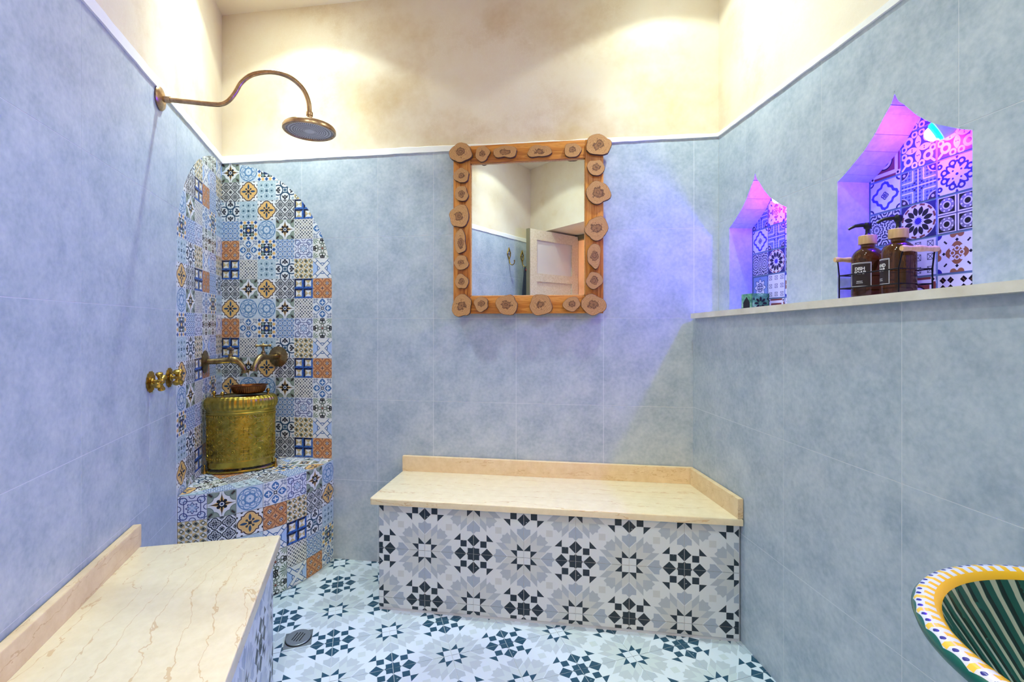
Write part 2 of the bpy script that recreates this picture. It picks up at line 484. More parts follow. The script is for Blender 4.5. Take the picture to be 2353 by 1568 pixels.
def p10(g):
    x, y = g.xy()
    p = (x + y) * 3.0; q = (x - y) * 3.0
    i, j = p.fl(), q.fl(); lx = p - i - 0.5; ly = q - j - 0.5
    h = ((i * 1.7 + j * 3.1).sin() * 43.7).mod(1.0)
    c = g.over(C(218, 218, 214), (lx.abs() < 0.3) & (ly.abs() < 0.3), C(52, 62, 76))
    return g.over(c, (lx.abs() < 0.3) & (ly.abs() < 0.3) & (h > 0.6), C(142, 140, 130))
def p11(g):
    x, y, a, b, M, m = fold(g); r = g.hyp(x, y)
    k = (M - 0.6) / 0.38
    c = g.over(WH, ((M - m) < 0.07) & (M < 0.72), C(140, 152, 172))
    c = g.over(c, (g.hyp(M - 0.86, m - 0.6) < 0.11) | (g.hyp(M - 0.84, m - 0.84) < 0.11) | (((M - 0.72) * 0.8 + (m - 0.6)).abs() < 0.03) & (M > 0.66) & (m > 0.45), C(140, 152, 172))
    c = g.over(c, m < (1.0 - k * k) * 0.32, C(66, 112, 166))
    c = g.over(c, ((m < 0.05) & (M > 0.38) & (M < 0.78)) | (((m - 0.13).abs() < 0.09) & ((M - 0.57).abs() < 0.05)), WH)
    c = g.over(c, r < 0.16 + ((g.m('ARCTAN2', y, x) * 6.0).cos() * 0.03), BLK)
    return g.over(c, r < 0.08, WH)
def p12(g):
    x, y, lx, ly, a, b, M, m, sd = quat(g, 2)
    c = g.over(ORG, (sd.abs() < 0.05), C(104, 54, 38))
    c = g.over(c, sd < -0.13, C(216, 160, 104))
    c = g.over(c, ((sd + 0.2).abs() < 0.03), C(110, 60, 44))
    r = g.hyp(lx, ly)
    c = g.over(c, (g.hyp(M - 0.2, m) < 0.17), C(206, 200, 204))
    c = g.over(c, ((g.hyp(M - 0.2, m) - 0.17).abs() < 0.04) | (((M - m) < 0.07) & (M < 0.25)), C(60, 42, 50))
    rc = g.hyp(1.0 - a, 1.0 - b)
    c = g.over(c, rc < 0.34, C(222, 196, 168))
    return g.over(c, ((rc - 0.2).abs() < 0.045) | (((1.0 - M).abs() < 0.06) & (m > 0.6)), C(96, 56, 46))
def p13(g):
    x, y, a, b, M, m = fold(g); r = g.hyp(x, y); th = g.m('ARCTAN2', y, x)
    c = g.over(C(212, 218, 232), r < (0.34 + (th * 8.0).cos() * 0.07), C(196, 206, 224))
    c = g.over(c, (g.hyp(M - 0.2, m) < 0.1) | ((g.hyp(a - 0.66, b - 0.66) < 0.2) & (((a - 0.66).abs() - (b - 0.66).abs()).abs() > 0.08)), C(150, 176, 206))
    ln = ((M - 0.58).abs() < 0.03) & (m < 0.6)
    ln = ln | ((r - 0.36 - (th * 8.0).cos() * 0.07).abs() < 0.04) | ((g.hyp(a - 0.62, b - 0.62) - 0.26).abs() < 0.035) | ((g.hyp(M - 1.0, m) - 0.22).abs() < 0.03) | ((g.hyp(a - 1.0, b - 1.0) - 0.2).abs() < 0.035)
    return g.over(c, ln, C(52, 66, 122))
def p14(g):
    x, y, a, b, M, m = fold(g)
    ra = g.hyp(1.0 - a, 1.0 - b); ta = g.m('ARCTAN2', 1.0 - b, 1.0 - a)
    leaf = (ra < (0.5 + (ta * 16.0).cos() * 0.16)) & (ra > 0.06)
    c = g.over(C(224, 226, 220), leaf & ((ta * 16.0).cos() > -0.35), C(112, 136, 112))
    c = g.over(c, ((g.hyp(M - 0.62, m - 0.16) - 0.15).abs() < 0.045) | ((g.hyp(M - 0.27, m) - 0.14).abs() < 0.04) & (M > 0.12), C(84, 96, 80))
    c = g.over(c, ((g.hyp(M - 0.86, m - 0.08) - 0.1).abs() < 0.06) | ((m < 0.06) & (M > 0.66)), C(24, 22, 24))
    return g.over(c, M < 0.1, C(120, 66, 46))
def p15(g):
    x, y = g.xy(); i, j, lx, ly = cells(g, x, y, 4)
    par = (i + j).mod(2.0) > 0.5
    ii, jj, kx, ky = cells(g, x, y, 8)
    c = g.over(C(220, 220, 208), (ii + jj).mod(2.0) > 0.5, C(206, 180, 124))
    d = lx.abs() + ly.abs()
    c = g.over(c, d < 0.86, C(108, 112, 92)); c = g.over(c, d < 0.5, C(152, 152, 132))
    r = g.hyp(lx, ly)
    c = g.over(c, (r < 0.3) & par, C(24, 24, 26))
    return g.over(c, (r < 0.3) & ~par, C(236, 236, 230))
def p16(g):
    x, y, a, b, M, m = fold(g); r = g.hyp(x, y)
    c = g.over(C(224, 226, 224), (a > b + 0.34) & (a > 0.5), C(166, 192, 230))
    ln = (((a - b).abs() - 0.26).abs() < 0.045) & (M > 0.24)
    ln = ln | (((r - 0.52).abs() < 0.04) & ((a - b).abs() > 0.24)) | (((g.hyp(a - 1.0, b - 1.0)) - 0.5).abs() < 0.04) & ((a - b).abs() < 0.3)
    return g.over(c, ln, C(48, 96, 150))
# larger prints of the niches
def q1(g):
    x, y, a, b, M, m = fold(g)
    d = a + b
    c = g.over(C(206, 214, 232), (d - 0.84 - ((a - b) * 11.0).cos() * 0.05).abs() < 0.12, C(58, 66, 168))
    r = g.hyp(x, y)
    return g.over(c, ((g.hyp(M - 0.15, m) - 0.07).abs() < 0.03) | (r < 0.05) | (g.hyp(a - 0.13, b - 0.13) < 0.03) | (((g.hyp(a - 0.95, b - 0.95)) - 0.2).abs() < 0.05), C(34, 38, 84))
def q2(g):
    x, y, a, b, M, m = fold(g)
    i, j, lx, ly = cells(g, x, y, 10)
    c = g.over(C(120, 142, 176), (lx.abs() + ly.abs()) < 0.8, C(58, 72, 112))
    c = g.over(c, ((m - 0.3).abs() < 0.04) & (M < 0.95) | ((M - 0.3).abs() < 0.04) & (m < 0.04) | (m < 0.03), C(206, 212, 226))
    rc = g.hyp(1.0 - a, 1.0 - b)
    c = g.over(c, rc < 0.46, C(50, 34, 58))
    c = g.over(c, ((rc - 0.47).abs() < 0.03) | (g.hyp(a - 0.8, b - 0.8) < 0.08), C(186, 190, 206))
    return g.over(c, g.hyp(a - 0.2, b - 0.2) < 0.07, C(36, 30, 66))
def q3(g):
    x, y, a, b, M, m = fold(g); r = g.hyp(x, y); th = g.m('ARCTAN2', y, x)
    c = C(206, 212, 224)
    d = ((r - 0.55 - (th * 8.0).cos() * 0.14).abs() < 0.06) | ((g.hyp(M - 0.62, m - 0.22) - 0.14).abs() < 0.05) | (r < 0.07) | (((M - 0.9).abs() + m * 1.6) < 0.12) | ((g.hyp(a - 0.85, b - 0.62) - 0.1).abs() < 0.05) | (g.hyp(a - 0.92, b - 0.92) < 0.09) | (g.hyp(a - 0.2, b - 0.2) < 0.05)
    return g.over(c, d, C(44, 40, 92))
def q4(g):
    x, y, a, b, M, m = fold(g)
    d = g.m('MINIMUM', g.hyp(a - 0.55, b * 0.9), g.hyp(a, b - 1.0) + 0.1)
    w_ = ((d * 34.0 + (g.m('ARCTAN2', b, a - 0.55) * 14.0).sin() * 1.3).sin() > 0.0)
    return g.over(C(202, 208, 220), w_, C(40, 46, 70))
def q5(g):
    x, y = g.xy(); r, t, px, py = polar(g, x, y, 12)
    c = g.over(C(40, 40, 96), r < 0.99, C(214, 214, 222))
    pet = ((py.abs()) < 0.135 * (1.0 - ((px - 0.56) / 0.26) * ((px - 0.56) / 0.26)))
    c = g.over(c, pet, C(20, 16, 34))
    c = g.over(c, ((py.abs() < 0.15) & ((px - 0.9).abs() < 0.055)), C(118, 62, 54))
    c = g.over(c, (py.abs() < (0.36 - px) * 0.5) & (px > 0.24) & (py.abs() > 0.03), C(52, 46, 70))
    return g.over(c, r < (0.2 + (t * 12.0).cos() * 0.03), C(52, 40, 160))
def q6(g):
    x, y = g.xy(); i, j, lx, ly = cells(g, x, y, 2)
    M = g.m('MAXIMUM', lx.abs(), ly.abs()); r, t, px, py = polar(g, lx, ly, 8)
    c = g.over(C(78, 80, 92), M < 0.94, C(214, 214, 218)); c = g.over(c, M < 0.8, C(18, 16, 22))
    c = g.over(c, r < 0.74, C(124, 122, 130)); c = g.over(c, (g.hyp(px - 0.62, py) < 0.09) | ((r - 0.36).abs() < 0.05), C(214, 214, 218))
    return g.over(c, r < 0.27, C(16, 14, 20))
def q7(g):
    x, y, a, b, M, m = fold(g); r = g.hyp(x, y); th = g.m('ARCTAN2', y, x)
    e = r - 0.62 - (th * 8.0).cos() * 0.12
    c = g.over(C(120, 150, 190), e < 0.0, C(220, 224, 230))
    c = g.over(c, (e.abs() < 0.04) | ((M - 0.94).abs() < 0.04) | ((g.hyp(M - 0.24, m) - 0.13).abs() < 0.04) | ((g.hyp(a - 0.2, b - 0.2) - 0.1).abs() < 0.035), C(58, 76, 112))
    return c
def q8(g):
    x, y = g.xy(); i, j, lx, ly = cells(g, x, y, 3)
    a, b = lx.abs(), ly.abs(); M = g.m('MAXIMUM', a, b)
    d = ((M - 0.46).abs() < 0.05) | (((a - b).abs() < 0.07) & (M < 0.46))
    return g.over(C(206, 208, 218), d, C(70, 74, 90))
def q9(g):
    x, y, a, b, M, m = fold(g); r = g.hyp(x, y); th = g.m('ARCTAN2', y, x)
    c = C(214, 214, 222)
    br = (r < (0.5 + (th * 4.0).cos() * 0.06)) & ~((g.hyp(M - 0.22, m) < 0.13) | (g.hyp(a - 0.24, b - 0.24) < 0.12) & (r > 0.28))
    br = br | (g.hyp(M - 0.22, m) < 0.08) | ((g.hyp(M - 0.92, m - 0.18) < 0.16)) | ((M > 0.86) & (m < 0.1))
    c = g.over(c, br, C(146, 98, 66))
    c = g.over(c, (g.hyp(a - 0.98, b - 0.98) < 0.26), C(46, 44, 150))
    return g.over(c, (((a + b - 1.12).abs() < 0.14) & ((a - b).abs() < 0.06)) | (((M - 0.64).abs() + m) < 0.09), C(26, 28, 44))
def q10(g):
    x, y, a, b, M, m = fold(g); r = g.hyp(x, y)
    k = (M - 0.36) / 0.36
    c = g.over(C(70, 78, 150), m < (1.0 - k * k) * 0.17, C(222, 222, 232))
    c = g.over(c, ((g.hyp(a - 0.55, b - 0.5) - 0.2).abs() < 0.07) | ((g.hyp(M - 0.8, m - 0.2) - 0.13).abs() < 0.05) | (((a - b).abs() < 0.08) & (r > 0.9)), C(222, 222, 232))
    return g.over(c, g.hyp(M - 0.34, m - 0.05) < 0.035, C(60, 60, 130))
def q11(g):
    x, y = g.xy(); i, j, lx, ly = cells(g, x, y, 2)
    a, b = lx.abs(), ly.abs()
    d = ((a - 0.38).abs() + (b - 0.38).abs()) < 0.34
    c = g.over(C(214, 212, 208), d, C(24, 20, 20))
    return g.over(c, ((a - b).abs() < 0.05) & ((a - 0.38).abs() < 0.14), C(120, 82, 56))
def q12(g):
    x, y, a, b, M, m = fold(g)
    c = g.over(C(128, 66, 54), (M - 0.72).abs() < 0.1, C(220, 218, 216))
    c = g.over(c, (a > 0.7) & (b > 0.7), C(220, 218, 216)); c = g.over(c, (g.hyp(a - 0.82, b - 0.82) < 0.07), C(24, 22, 40))
    c = g.over(c, (g.hyp(x, y) < 0.5), C(24, 20, 22))
    return g.over(c, (g.hyp(x, y) - 0.36).abs() < 0.07, C(220, 218, 216))
PW = {}
for k, fn in enumerate((p1, p2, p3, p4, p5, p6, p7, p8, p9, p10, p11, p12, p13, p14, p15, p16)):
    PW[k + 1] = mat('patchwork_print_%d' % (k + 1), rough=0.3, fn=fn)
NP = {}
for k, fn in enumerate((q1, q2, q3, q4, q5, q6, q7, q8, q9, q10, q11, q12)):
    NP[k + 1] = mat('niche_print_%d' % (k + 1), rough=0.3, fn=fn)
M_NGROUT = mat('blue_grey_niche_grout', C(112, 140, 172), 0.8)
M_WGROUT = mat('white_tile_grout', C(196, 204, 212), 0.85)

# metals, wood, misc
def aged(c0, c1, sc=30):
    return lambda g: g.ramp(g.noise(sc, 6, 0.65), [(0.35, c0), (0.65, c1)])
M_BRASS = mat('aged_brass', rough=0.34, metal=1.0, fn=aged(C(112, 94, 60), C(166, 144, 100)))
M_BRASS2 = mat('polished_brass', rough=0.26, metal=1.0, fn=aged(C(158, 126, 52), C(196, 164, 84)))
M_SHOWER = mat('antique_copper_brass', rough=0.3, metal=1.0, fn=aged(C(166, 132, 98), C(198, 166, 130), 60))
M_BUCKET = mat('embossed_brass', rough=0.3, metal=1.0, fn=aged(C(150, 130, 46), C(190, 168, 78), 40), bump=lambda g: g.noise(60, 4), bump_strength=0.25, bump_dist=0.003)
M_BRASSP = mat('plain_yellow_brass', rough=0.27, metal=1.0, fn=aged(C(152, 134, 50), C(188, 168, 80), 20))
M_COPPER = mat('hammered_copper', rough=0.32, metal=1.0, fn=aged(C(104, 62, 34), C(146, 92, 52)))
M_STEEL = mat('dull_steel', C(140, 152, 162), 0.42, 0.8)
M_SHADE = mat('painted_recess_shade', C(14, 15, 17), 0.8)  # flat near-black painted in for the shade inside openings
def nozzle(g):
    u, v = g.uv()
    x = u * 60.0; y = v * 10.0
    d = (g.hyp(x.mod(1.0) - 0.5, y.mod(1.0) - 0.5) < 0.34)
    return g.over(C(206, 200, 204), d & (v > 0.25), C(80, 62, 74))
M_NOZZLE = mat('shower_face_nozzles', rough=0.4, metal=0.5, fn=nozzle)
def wood_col(g):
    nz = g.noise(4.0, 6, 0.6, 'Object', 1.2, (1.0, 14.0, 14.0))
    return g.ramp(nz, [(0.3, C(146, 78, 22)), (0.46, C(190, 116, 40)), (0.6, C(214, 146, 64)), (0.75, C(168, 94, 30))])
M_WOOD = mat('varnished_pine', rough=0.35, fn=wood_col, bump=lambda g: g.noise(4.0, 6, 0.6, 'Object', 1.2, (1.0, 14.0, 14.0)), bump_strength=0.4, bump_dist=0.004)
def slice_col(g):
    u, v = g.uv()
    n = g.noise(24, 4, 0.6, rnd=True); n3 = g.noise(80, 5, 0.7, rnd=True)
    r = g.hyp(u, v) + (n - 0.5) * 0.95
    rings = ((r * 46.0 + n3 * 6.0).sin() * 0.5 + 0.5)
    c = g.ramp(rings, [(0.0, C(172, 124, 72)), (1.0, C(194, 148, 92))])
    c = g.over(c, (r + (n3 - 0.5) * 0.9 < 0.42) * 0.7, C(128, 84, 50))
    c = g.over(c, (((r * 22.0 + n3 * 12.0).sin() > 0.6) & (r < 0.45)) * 0.8, C(84, 52, 32))
    th = g.m('ARCTAN2', v, u)
    crack = ((th * 3.0 + n3 * 2.2).sin().abs() < 0.07) & (r > 0.2) & (r < 0.62) & (n > 0.48)
    return g.over(c, crack, C(60, 36, 24))
M_SLICE = mat('cut_log_face', rough=0.6, fn=slice_col)
M_BARK = mat('bark_rim', C(96, 68, 46), 0.85, bump=lambda g: g.noise(80, 4), bump_strength=0.8, bump_dist=0.004)
M_MIRROR = mat('silvered_mirror', C(238, 242, 240), 0.0, 1.0)
M_AMBER = mat('amber_glass', (0.20, 0.075, 0.012, 1), 0.03, trans=0.86, ior=1.4)
M_BAMBOO = mat('bamboo_wood', rough=0.45, fn=lambda g: g.ramp(g.noise(20, 4, 0.5, 'Object', 0.4, (6, 6, 0.6)), [(0.3, C(204, 164, 104)), (0.7, C(226, 192, 134))]))
M_BLACKP = mat('black_plastic', C(16, 16, 20), 0.3)
M_WIRE = mat('black_wire', C(18, 17, 18), 0.4, 0.6)
M_LABEL = mat('dark_brown_label', C(38, 24, 20), 0.5)
M_INK = mat('white_print', C(226, 226, 224), 0.5)
def greenglaze(g):
    n = g.noise(40, 5); return g.ramp(n, [(0.3, C(30, 84, 58)), (0.55, C(96, 160, 112)), (0.75, C(186, 214, 170))])
M_GREENJ = mat('mottled_green_glaze', rough=0.25, fn=greenglaze)
M_LEDRING = mat('cyan_lamp_halo', C(10, 10, 12), 0.4, emit=(0.0, 0.95, 1.0, 1), estr=1.6)
M_LEDCORE = mat('lamp_core', C(255, 255, 255), 0.4, emit=(1, 1, 1, 1), estr=6.0)
M_DOWNLENS = mat('downlight_lens', C(255, 255, 255), 0.4, emit=(1.0, 0.95, 0.85, 1), estr=8.0)
M_WHITEM = mat('white_metal_ring', C(236, 236, 232), 0.4)
def basin_in(g):
    u, v = g.uv()
    k = (u * 46.0).mod(1.0)
    n = g.noise(25, 4)
    c = g.over(C(18, 78, 72), k < 0.34, C(158, 172, 160))
    return g.over(c, ((k - 0.85).abs() < 0.12) & (n > 0.42), C(10, 38, 36))
def basin_rim(g):
    u, v = g.uv()                                    # v: 0 outer edge .. 1 inner edge
    k = (u * 40.0).mod(1.0) - 0.5; k2 = (u * 80.0).mod(1.0) - 0.5
    c = g.over(C(218, 172, 34), v < 0.76, C(196, 203, 216))
    c = g.over(c, (v < 0.78) & (v > 0.56) & (k2.abs() > 0.26), C(218, 172, 34))
    c = g.over(c, (k.abs() < 0.12) & (v < 0.58) & (v > 0.3), C(222, 186, 70))
    c = g.over(c, (g.hyp((k.abs() - 0.3) * 2.2, (v - 0.44) * 3.0) < 0.2), C(44, 46, 130))
    return g.over(c, v < 0.27 + ((u * 40.0 * pi).cos().abs() * 0.08), C(22, 96, 88))
M_BASIN_IN = mat('fluted_green_glaze', rough=0.2, fn=basin_in)
M_BASIN_RIM = mat('painted_rim_glaze', rough=0.2, fn=basin_rim)
M_BASIN_OUT = mat('teal_glaze', C(22, 100, 88), 0.22)
M_STAND = mat('dark_stand_wood', C(118, 72, 44), 0.5)
M_DOORP = mat('cream_painted_wood', rough=0.5, fn=lambda g: g.ramp(g.noise(8, 5, 0.6, 'Object', 0.3, (8, 8, 0.7)), [(0.3, C(204, 186, 152)), (0.7, C(226, 212, 184))]))
M_FROST = mat('frosted_pane', C(214, 206, 192), 0.6)
M_EDGE = mat('olive_door_edge', C(120, 112, 84), 0.6)
M_CORR = mat('warm_corridor_plaster', C(238, 210, 170), 0.7)
M_CLOTH = mat('dark_robe_cloth', C(60, 66, 84), 0.9)
M_RED = mat('red_cloth', C(190, 40, 52), 0.8)

# ------------------------------------------------------------------ setting: walls
TILE_T = 0.004
def tile_obj(parent, fr, polys, w1, m_, name='tile', w0=None, uvf=None, smooth=None):
    """one tile (one or several convex pieces of the same tile), origin at its first corner"""
    polys = [clean(p) for p in polys]; polys = [p for p in polys if len(p) >= 3]
    if not polys: return None
    us = [p[0] for q in polys for p in q]; vs = [p[1] for q in polys for p in q]
    u0, v0 = (min(us) + max(us)) / 2, (min(vs) + max(vs)) / 2
    mb = MB()
    for q in polys:
        if area(q) < 0: q = q[::-1]
        qq = [(p[0] - u0, p[1] - v0) for p in q]
        f2 = (lambda p, uvf=uvf: uvf((p[0] + u0, p[1] + v0))) if uvf else None
        mb.prism(qq, (w1 - TILE_T) if w0 is None else w0, w1, uvf=f2)
    return put(name, mb.mesh(name, m_), parent, fr @ Matrix.Translation((u0, v0, 0)))
SHARED = {}
def grid_tile(parent, fr, u0, v0, u1, v1, m_, key, name, conv=None, gap=0.001, w1=0.0):
    """square printed tile; full ones share their mesh, clipped ones get their own"""
    r_ = rect(u0 + gap, v0 + gap, u1 - gap, v1 - gap)
    tw, th = u1 - u0, v1 - v0
    if conv:
        q = clip(r_, conv)
        if not q: return None
        if abs(area(q) - area(r_)) > 1e-7:
            if abs(area(q)) < 4e-5: return None
            return tile_obj(parent, fr, [q], w1, m_, name, uvf=lambda p: ((p[0] - u0) / tw, (p[1] - v0) / th))
    k = (key, round(tw, 5), round(th, 5))
    if k not in SHARED:
        mb = MB(); hw, hh = tw / 2 - gap, th / 2 - gap
        mb.prism(rect(-hw, -hh, hw, hh), -TILE_T, 0.0, uvf=lambda p: (p[0] / tw + 0.5, p[1] / th + 0.5))
        SHARED[k] = mb.mesh(name, m_)
    return put(name, SHARED[k], parent, fr @ Matrix.Translation(((u0 + u1) / 2, (v0 + v1) / 2, w1)))

TRIM0, TRIM1 = 2.055, 2.09
MOS_B = [(-1.888 + 0.626 * math.cos(t), 1.38 + 0.672 * math.sin(t)) for t in [pi / 2 * k / 22 for k in range(23)]]
MOS_B = [(-1.9, 0.0), (-1.262, 0.0)] + MOS_B + [(-1.9, MOS_B[-1][1])]                     # arch of patchwork on the back wall (CCW)
MOS_L = [(-0.657 * math.cos(t), 1.5 + 0.552 * math.sin(t)) for t in [pi / 2 * k / 22 for k in range(23)]]
MOS_L = [(0.012, 0.0), (0.012, MOS_L[-1][1])] + MOS_L[::-1] + [(-0.657, 0.0)]             # the same on the left wall, u = -s

GAP = 0.0010
def backing(name, fr, u0, u1, z1, label, m_=M_GROUT, thick=0.12):
    mb = MB().prism(rect(u0, 0, u1, z1), -thick, -0.0004, fr, back=True)
    return tag(put(name, mb.mesh(name, m_)), label, 'wall', kind='structure')
def plaster(parent, fr, u0, u1, z0, z1, w=0.0, nu=1):
    mb = MB().prism(rect(u0, z0, u1, z1), -0.11, w, fr, back=True)
    return put('plaster', mb.mesh('plaster', M_PLASTER), parent)

# back wall
wall_back = backing('wall_back', FB, -1.888, 0.619, TRIM0, 'back wall with grey tiles below cream plaster and a patchwork tile arch')
plaster(wall_back, FB, -2.0, 0.74, TRIM0, ZC)
cols = [-1.888, -1.43, -1.015, -0.724, -0.310, 0.105, 0.512, 0.619]
rows = [0.0, 0.406, 0.817, 1.228, 1.640, 2.055]
for i in range(len(cols) - 1):
    for j in range(5):
        r_ = rect(cols[i] + GAP, rows[j] + GAP, cols[i + 1] - GAP, rows[j + 1] - GAP)
        ps = minus(r_, MOS_B) if cols[i] < -1.25 else [r_]
        if sum(abs(area(p)) for p in ps) > 3e-4: tile_obj(wall_back, FB, ps, 0.0, M_GREY)
BROWS = [[1, 2, 3, 16, 16, 16], [4, 5, 6, 7, 15, 15], [7, 6, 5, 4, 8, 12], [9, 3, 2, 1, 10, 11]]
CYC = [[12, 11, 3, 9, 13, 14], [8, 10, 6, 7, 15, 16], [4, 1, 5, 4, 8, 12], [5, 2, 2, 1, 10, 11]]
for r in range(15):
    row = BROWS[r] if r < 4 else CYC[(r - 4) % 4]
    z0 = 1.9496 - 0.1028 * r
    for c in range(6):
        x0 = -1.2625 - 0.1045 * (6 - c)
        grid_tile(wall_back, FB, x0, z0, x0 + 0.1045, z0 + 0.1028, PW[row[c]], ('pw', row[c]), 'patchwork_tile', MOS_B, w1=0.0004)
# left wall
LEFT_END = 3.077
wall_left = backing('wall_left', FL, -LEFT_END, 0.0, TRIM0, 'left wall of large grey tiles with the other half of the patchwork arch')
plaster(wall_left, FL, -LEFT_END, 0.12, TRIM0, ZC)
lcols = [0.0, 0.30, 0.657, 0.907, 1.333, 1.76, 2.186, 2.612, LEFT_END]
for i in range(len(lcols) - 1):
    lrows = [0.0, 0.04, 0.445, 0.852, 1.256, 1.662, TRIM0] if i < 3 else [0.0, 0.16, 0.57, 0.852, 1.256, 1.662, TRIM0]
    for j in range(len(lrows) - 1):
        r_ = rect(-lcols[i + 1] + GAP, lrows[j] + GAP, -lcols[i] - GAP, lrows[j + 1] - GAP)
        ps = minus(r_, MOS_L) if i < 3 else [r_]
        if sum(abs(area(p)) for p in ps) > 3e-4: tile_obj(wall_left, FL, ps, 0.0, M_GREY)
LCYC = [[3, 9, 13, 14, 14, 16], [6, 7, 15, 16, 13, 15], [5, 4, 8, 12, 9, 7], [2, 1, 10, 11, 3, 6]]
for r in range(-4, 12):
    row = LCYC[r % 4]; z1 = 1.6545 - 0.1015 * r
    for c in range(6):
        u0 = -0.654 + 0.109 * c
        cv = clip(MOS_L, rect(-0.7, 0.508, 0.0, 2.2))
        grid_tile(wall_left, FL, u0, z1 - 0.1015, u0 + 0.109, z1, PW[row[c]], ('pw', row[c]), 'patchwork_tile', cv, w1=0.0004)
# right wall above the ledge, with two ogee niches
NICHES = ((0.085, 0.462, 1.617, 1.808), (0.688, 1.086, 1.638, 1.826))     # s0, s1, spring, apex
ND = 0.11
def ogee(s0, s1, sp, ap):
    """points of the arch from s0 to s1"""
    hs = [(0, 1.0), (0.07, 0.83), (0.15, 0.745), (0.32, 0.52), (0.5, 0.34), (0.7, 0.2), (0.85, 0.10), (1.0, 0.02)]
    c = (s0 + s1) / 2; hw = (s1 - s0) / 2
    right = [(c + hw * d, sp + (ap - sp) * h) for d, h in hs]
    left = [(c - hw * d, sp + (ap - sp) * h) for d, h in hs[::-1]]
    return left + right[1:]
RS1 = (YF - D) / DR.y
ARCH = [ogee(*n) for n in NICHES]
def cut_niches(poly):
    """poly minus the niches, as convex pieces"""
    out = [poly]
    for (s0, s1, sp, ap), pts in zip(NICHES, ARCH):
        nxt = []
        for q in out:
            a = clip_hp(q, (s0, 0), (s0, 1), True)          # left of the niche
            if len(a) >= 3 and abs(area(a)) > 1e-6: nxt.append(a)
            b = clip_hp(q, (s1, 0), (s1, 1), False)
            if len(b) >= 3 and abs(area(b)) > 1e-6: nxt.append(b)
            mid = clip(q, rect(s0, 0, s1, 5)) 
            if mid:
                for p0, p1 in zip(pts[:-1], pts[1:]):
                    k = clip(mid, rect(p0[0], 0, p1[0], 5))
                    if k:
                        k = clip_hp(k, p0, p1, True)
                        if len(k) >= 3 and abs(area(k)) > 1e-6: nxt.append(k)
        out = nxt
    return out
mb = MB()
for q in cut_niches(rect(0, 1.2, RS1, TRIM0)): mb.prism(clean(q), -ND, -0.0004, FR)
mb.prism(rect(0, 0, RS1, 1.2), -ND, -0.0004, FR)
mb.prism(rect(0, 0, RS1, TRIM0), -ND - 0.1, -ND, FR, back=True)
wall_right = tag(put('wall_right', mb.mesh('wall_right', M_GROUT)), 'right wall of grey tiles with two pointed blue-lit niches', 'wall', kind='structure')
plaster(wall_right, FR, -0.1, RS1, TRIM0, ZC)
ucols = [0.0, 0.205, 0.625, 1.052, 1.472, 1.892, RS1]; urows = [1.225, 1.66, TRIM0]
for i in range(len(ucols) - 1):
    for j in range(2):
        ps = cut_niches(rect(ucols[i] + GAP, urows[j] + GAP, ucols[i + 1] - GAP, urows[j + 1] - GAP))
        tile_obj(wall_right, FR, ps, 0.0, M_GREY)
for ni, ((s0, s1, sp, ap), pts) in enumerate(zip(NICHES, ARCH)):
    # printed tiles of the niche back
    poly_back = [(s0, 1.2), (s1, 1.2)] + pts[::-1]
    gr = MB()
    for p0, p1 in zip(pts[:-1], pts[1:]):
        gr.prism([(p0[0], 1.2), (p1[0], 1.2), p1, p0], -ND, -ND + 0.002, FR)
    put('niche_grout', gr.mesh('niche_grout', M_NGROUT), wall_right)
    joints_z = [1.225, 1.3305, 1.4355, 1.5355, 1.633, 1.74, 1.845] if ni else [1.2, 1.305, 1.405, 1.504, 1.603, 1.71, 1.815]
    layout = [[7, 12, 11, 8], [7, 8, 9, 8], [4, 5, 6, 11], [1, 2, 3, 7], [12, 10, 10, 3], [10, 10, 10, 10]]
    if not ni: layout[4] = [2, 9, 10, 3]
    for j in range(6):
        for i in range(4):
            u0, u1 = s0 + 0.0065 + 0.1045 * i, s0 + 0.0065 + 0.1045 * (i + 1)
            r_ = rect(u0 + 0.003, joints_z[j] + 0.003, u1 - 0.003, joints_z[j + 1] - 0.003)
            ps = []
            for p0, p1 in zip(pts[:-1], pts[1:]):
                k = clip(r_, [(p0[0], 1.0), (p1[0], 1.0), p1, p0])
                if k: ps.append(k)
            if sum(abs(area(p)) for p in ps) < 1e-4: continue
            full = abs(sum(abs(area(p)) for p in ps) - area(r_)) < 1e-7
            tile_obj(wall_right, FR, [r_] if full else ps, -ND + 0.004, NP[layout[j][i]], 'niche_tile', w0=-ND,
                     uvf=lambda p, u0=u0, u1=u1, j=j: ((p[0] - u0) / (u1 - u0), (p[1] - joints_z[j]) / (joints_z[j + 1] - joints_z[j])))
    # lining of the niche: side panels and the strips of the arch
    def lining(pa, pb, name='niche_lining_tile', t=0.004):
        a, b = V3((pa[0], pa[1], 0)), V3((pb[0], pb[1], 0)); d_ = (b - a).normalized(); n_ = V3((-d_.y, d_.x, 0)) * -1   # towards the inside when walking s0 -> s1 over the arch
        a2, b2 = a + d_ * 0.0003, b - d_ * 0.0003
        lo, hi = -ND + 0.0045, -0.0002
        vs = []
        for p in (a2, b2, b2 + n_ * t, a2 + n_ * t):
            vs.append(V3((p.x, p.y, lo))); vs.append(V3((p.x, p.y, hi)))
        c_ = sum(vs, V3()) / 8
        fs = [(0, 1, 3, 2), (2, 3, 5, 4), (4, 5, 7, 6), (6, 7, 1, 0), (1, 7, 5, 3), (0, 2, 4, 6)]
        put(name, MB().add([v - c_ for v in vs], fs).mesh(name, M_GREY), wall_right, FR @ Matrix.Translation(c_))
    lining((s0, 1.262), (s0, sp + 0.002)); lining((s1, sp + 0.002), (s1, 1.262))
    for p0, p1 in zip(pts[:-1], pts[1:]): lining(p0, p1)

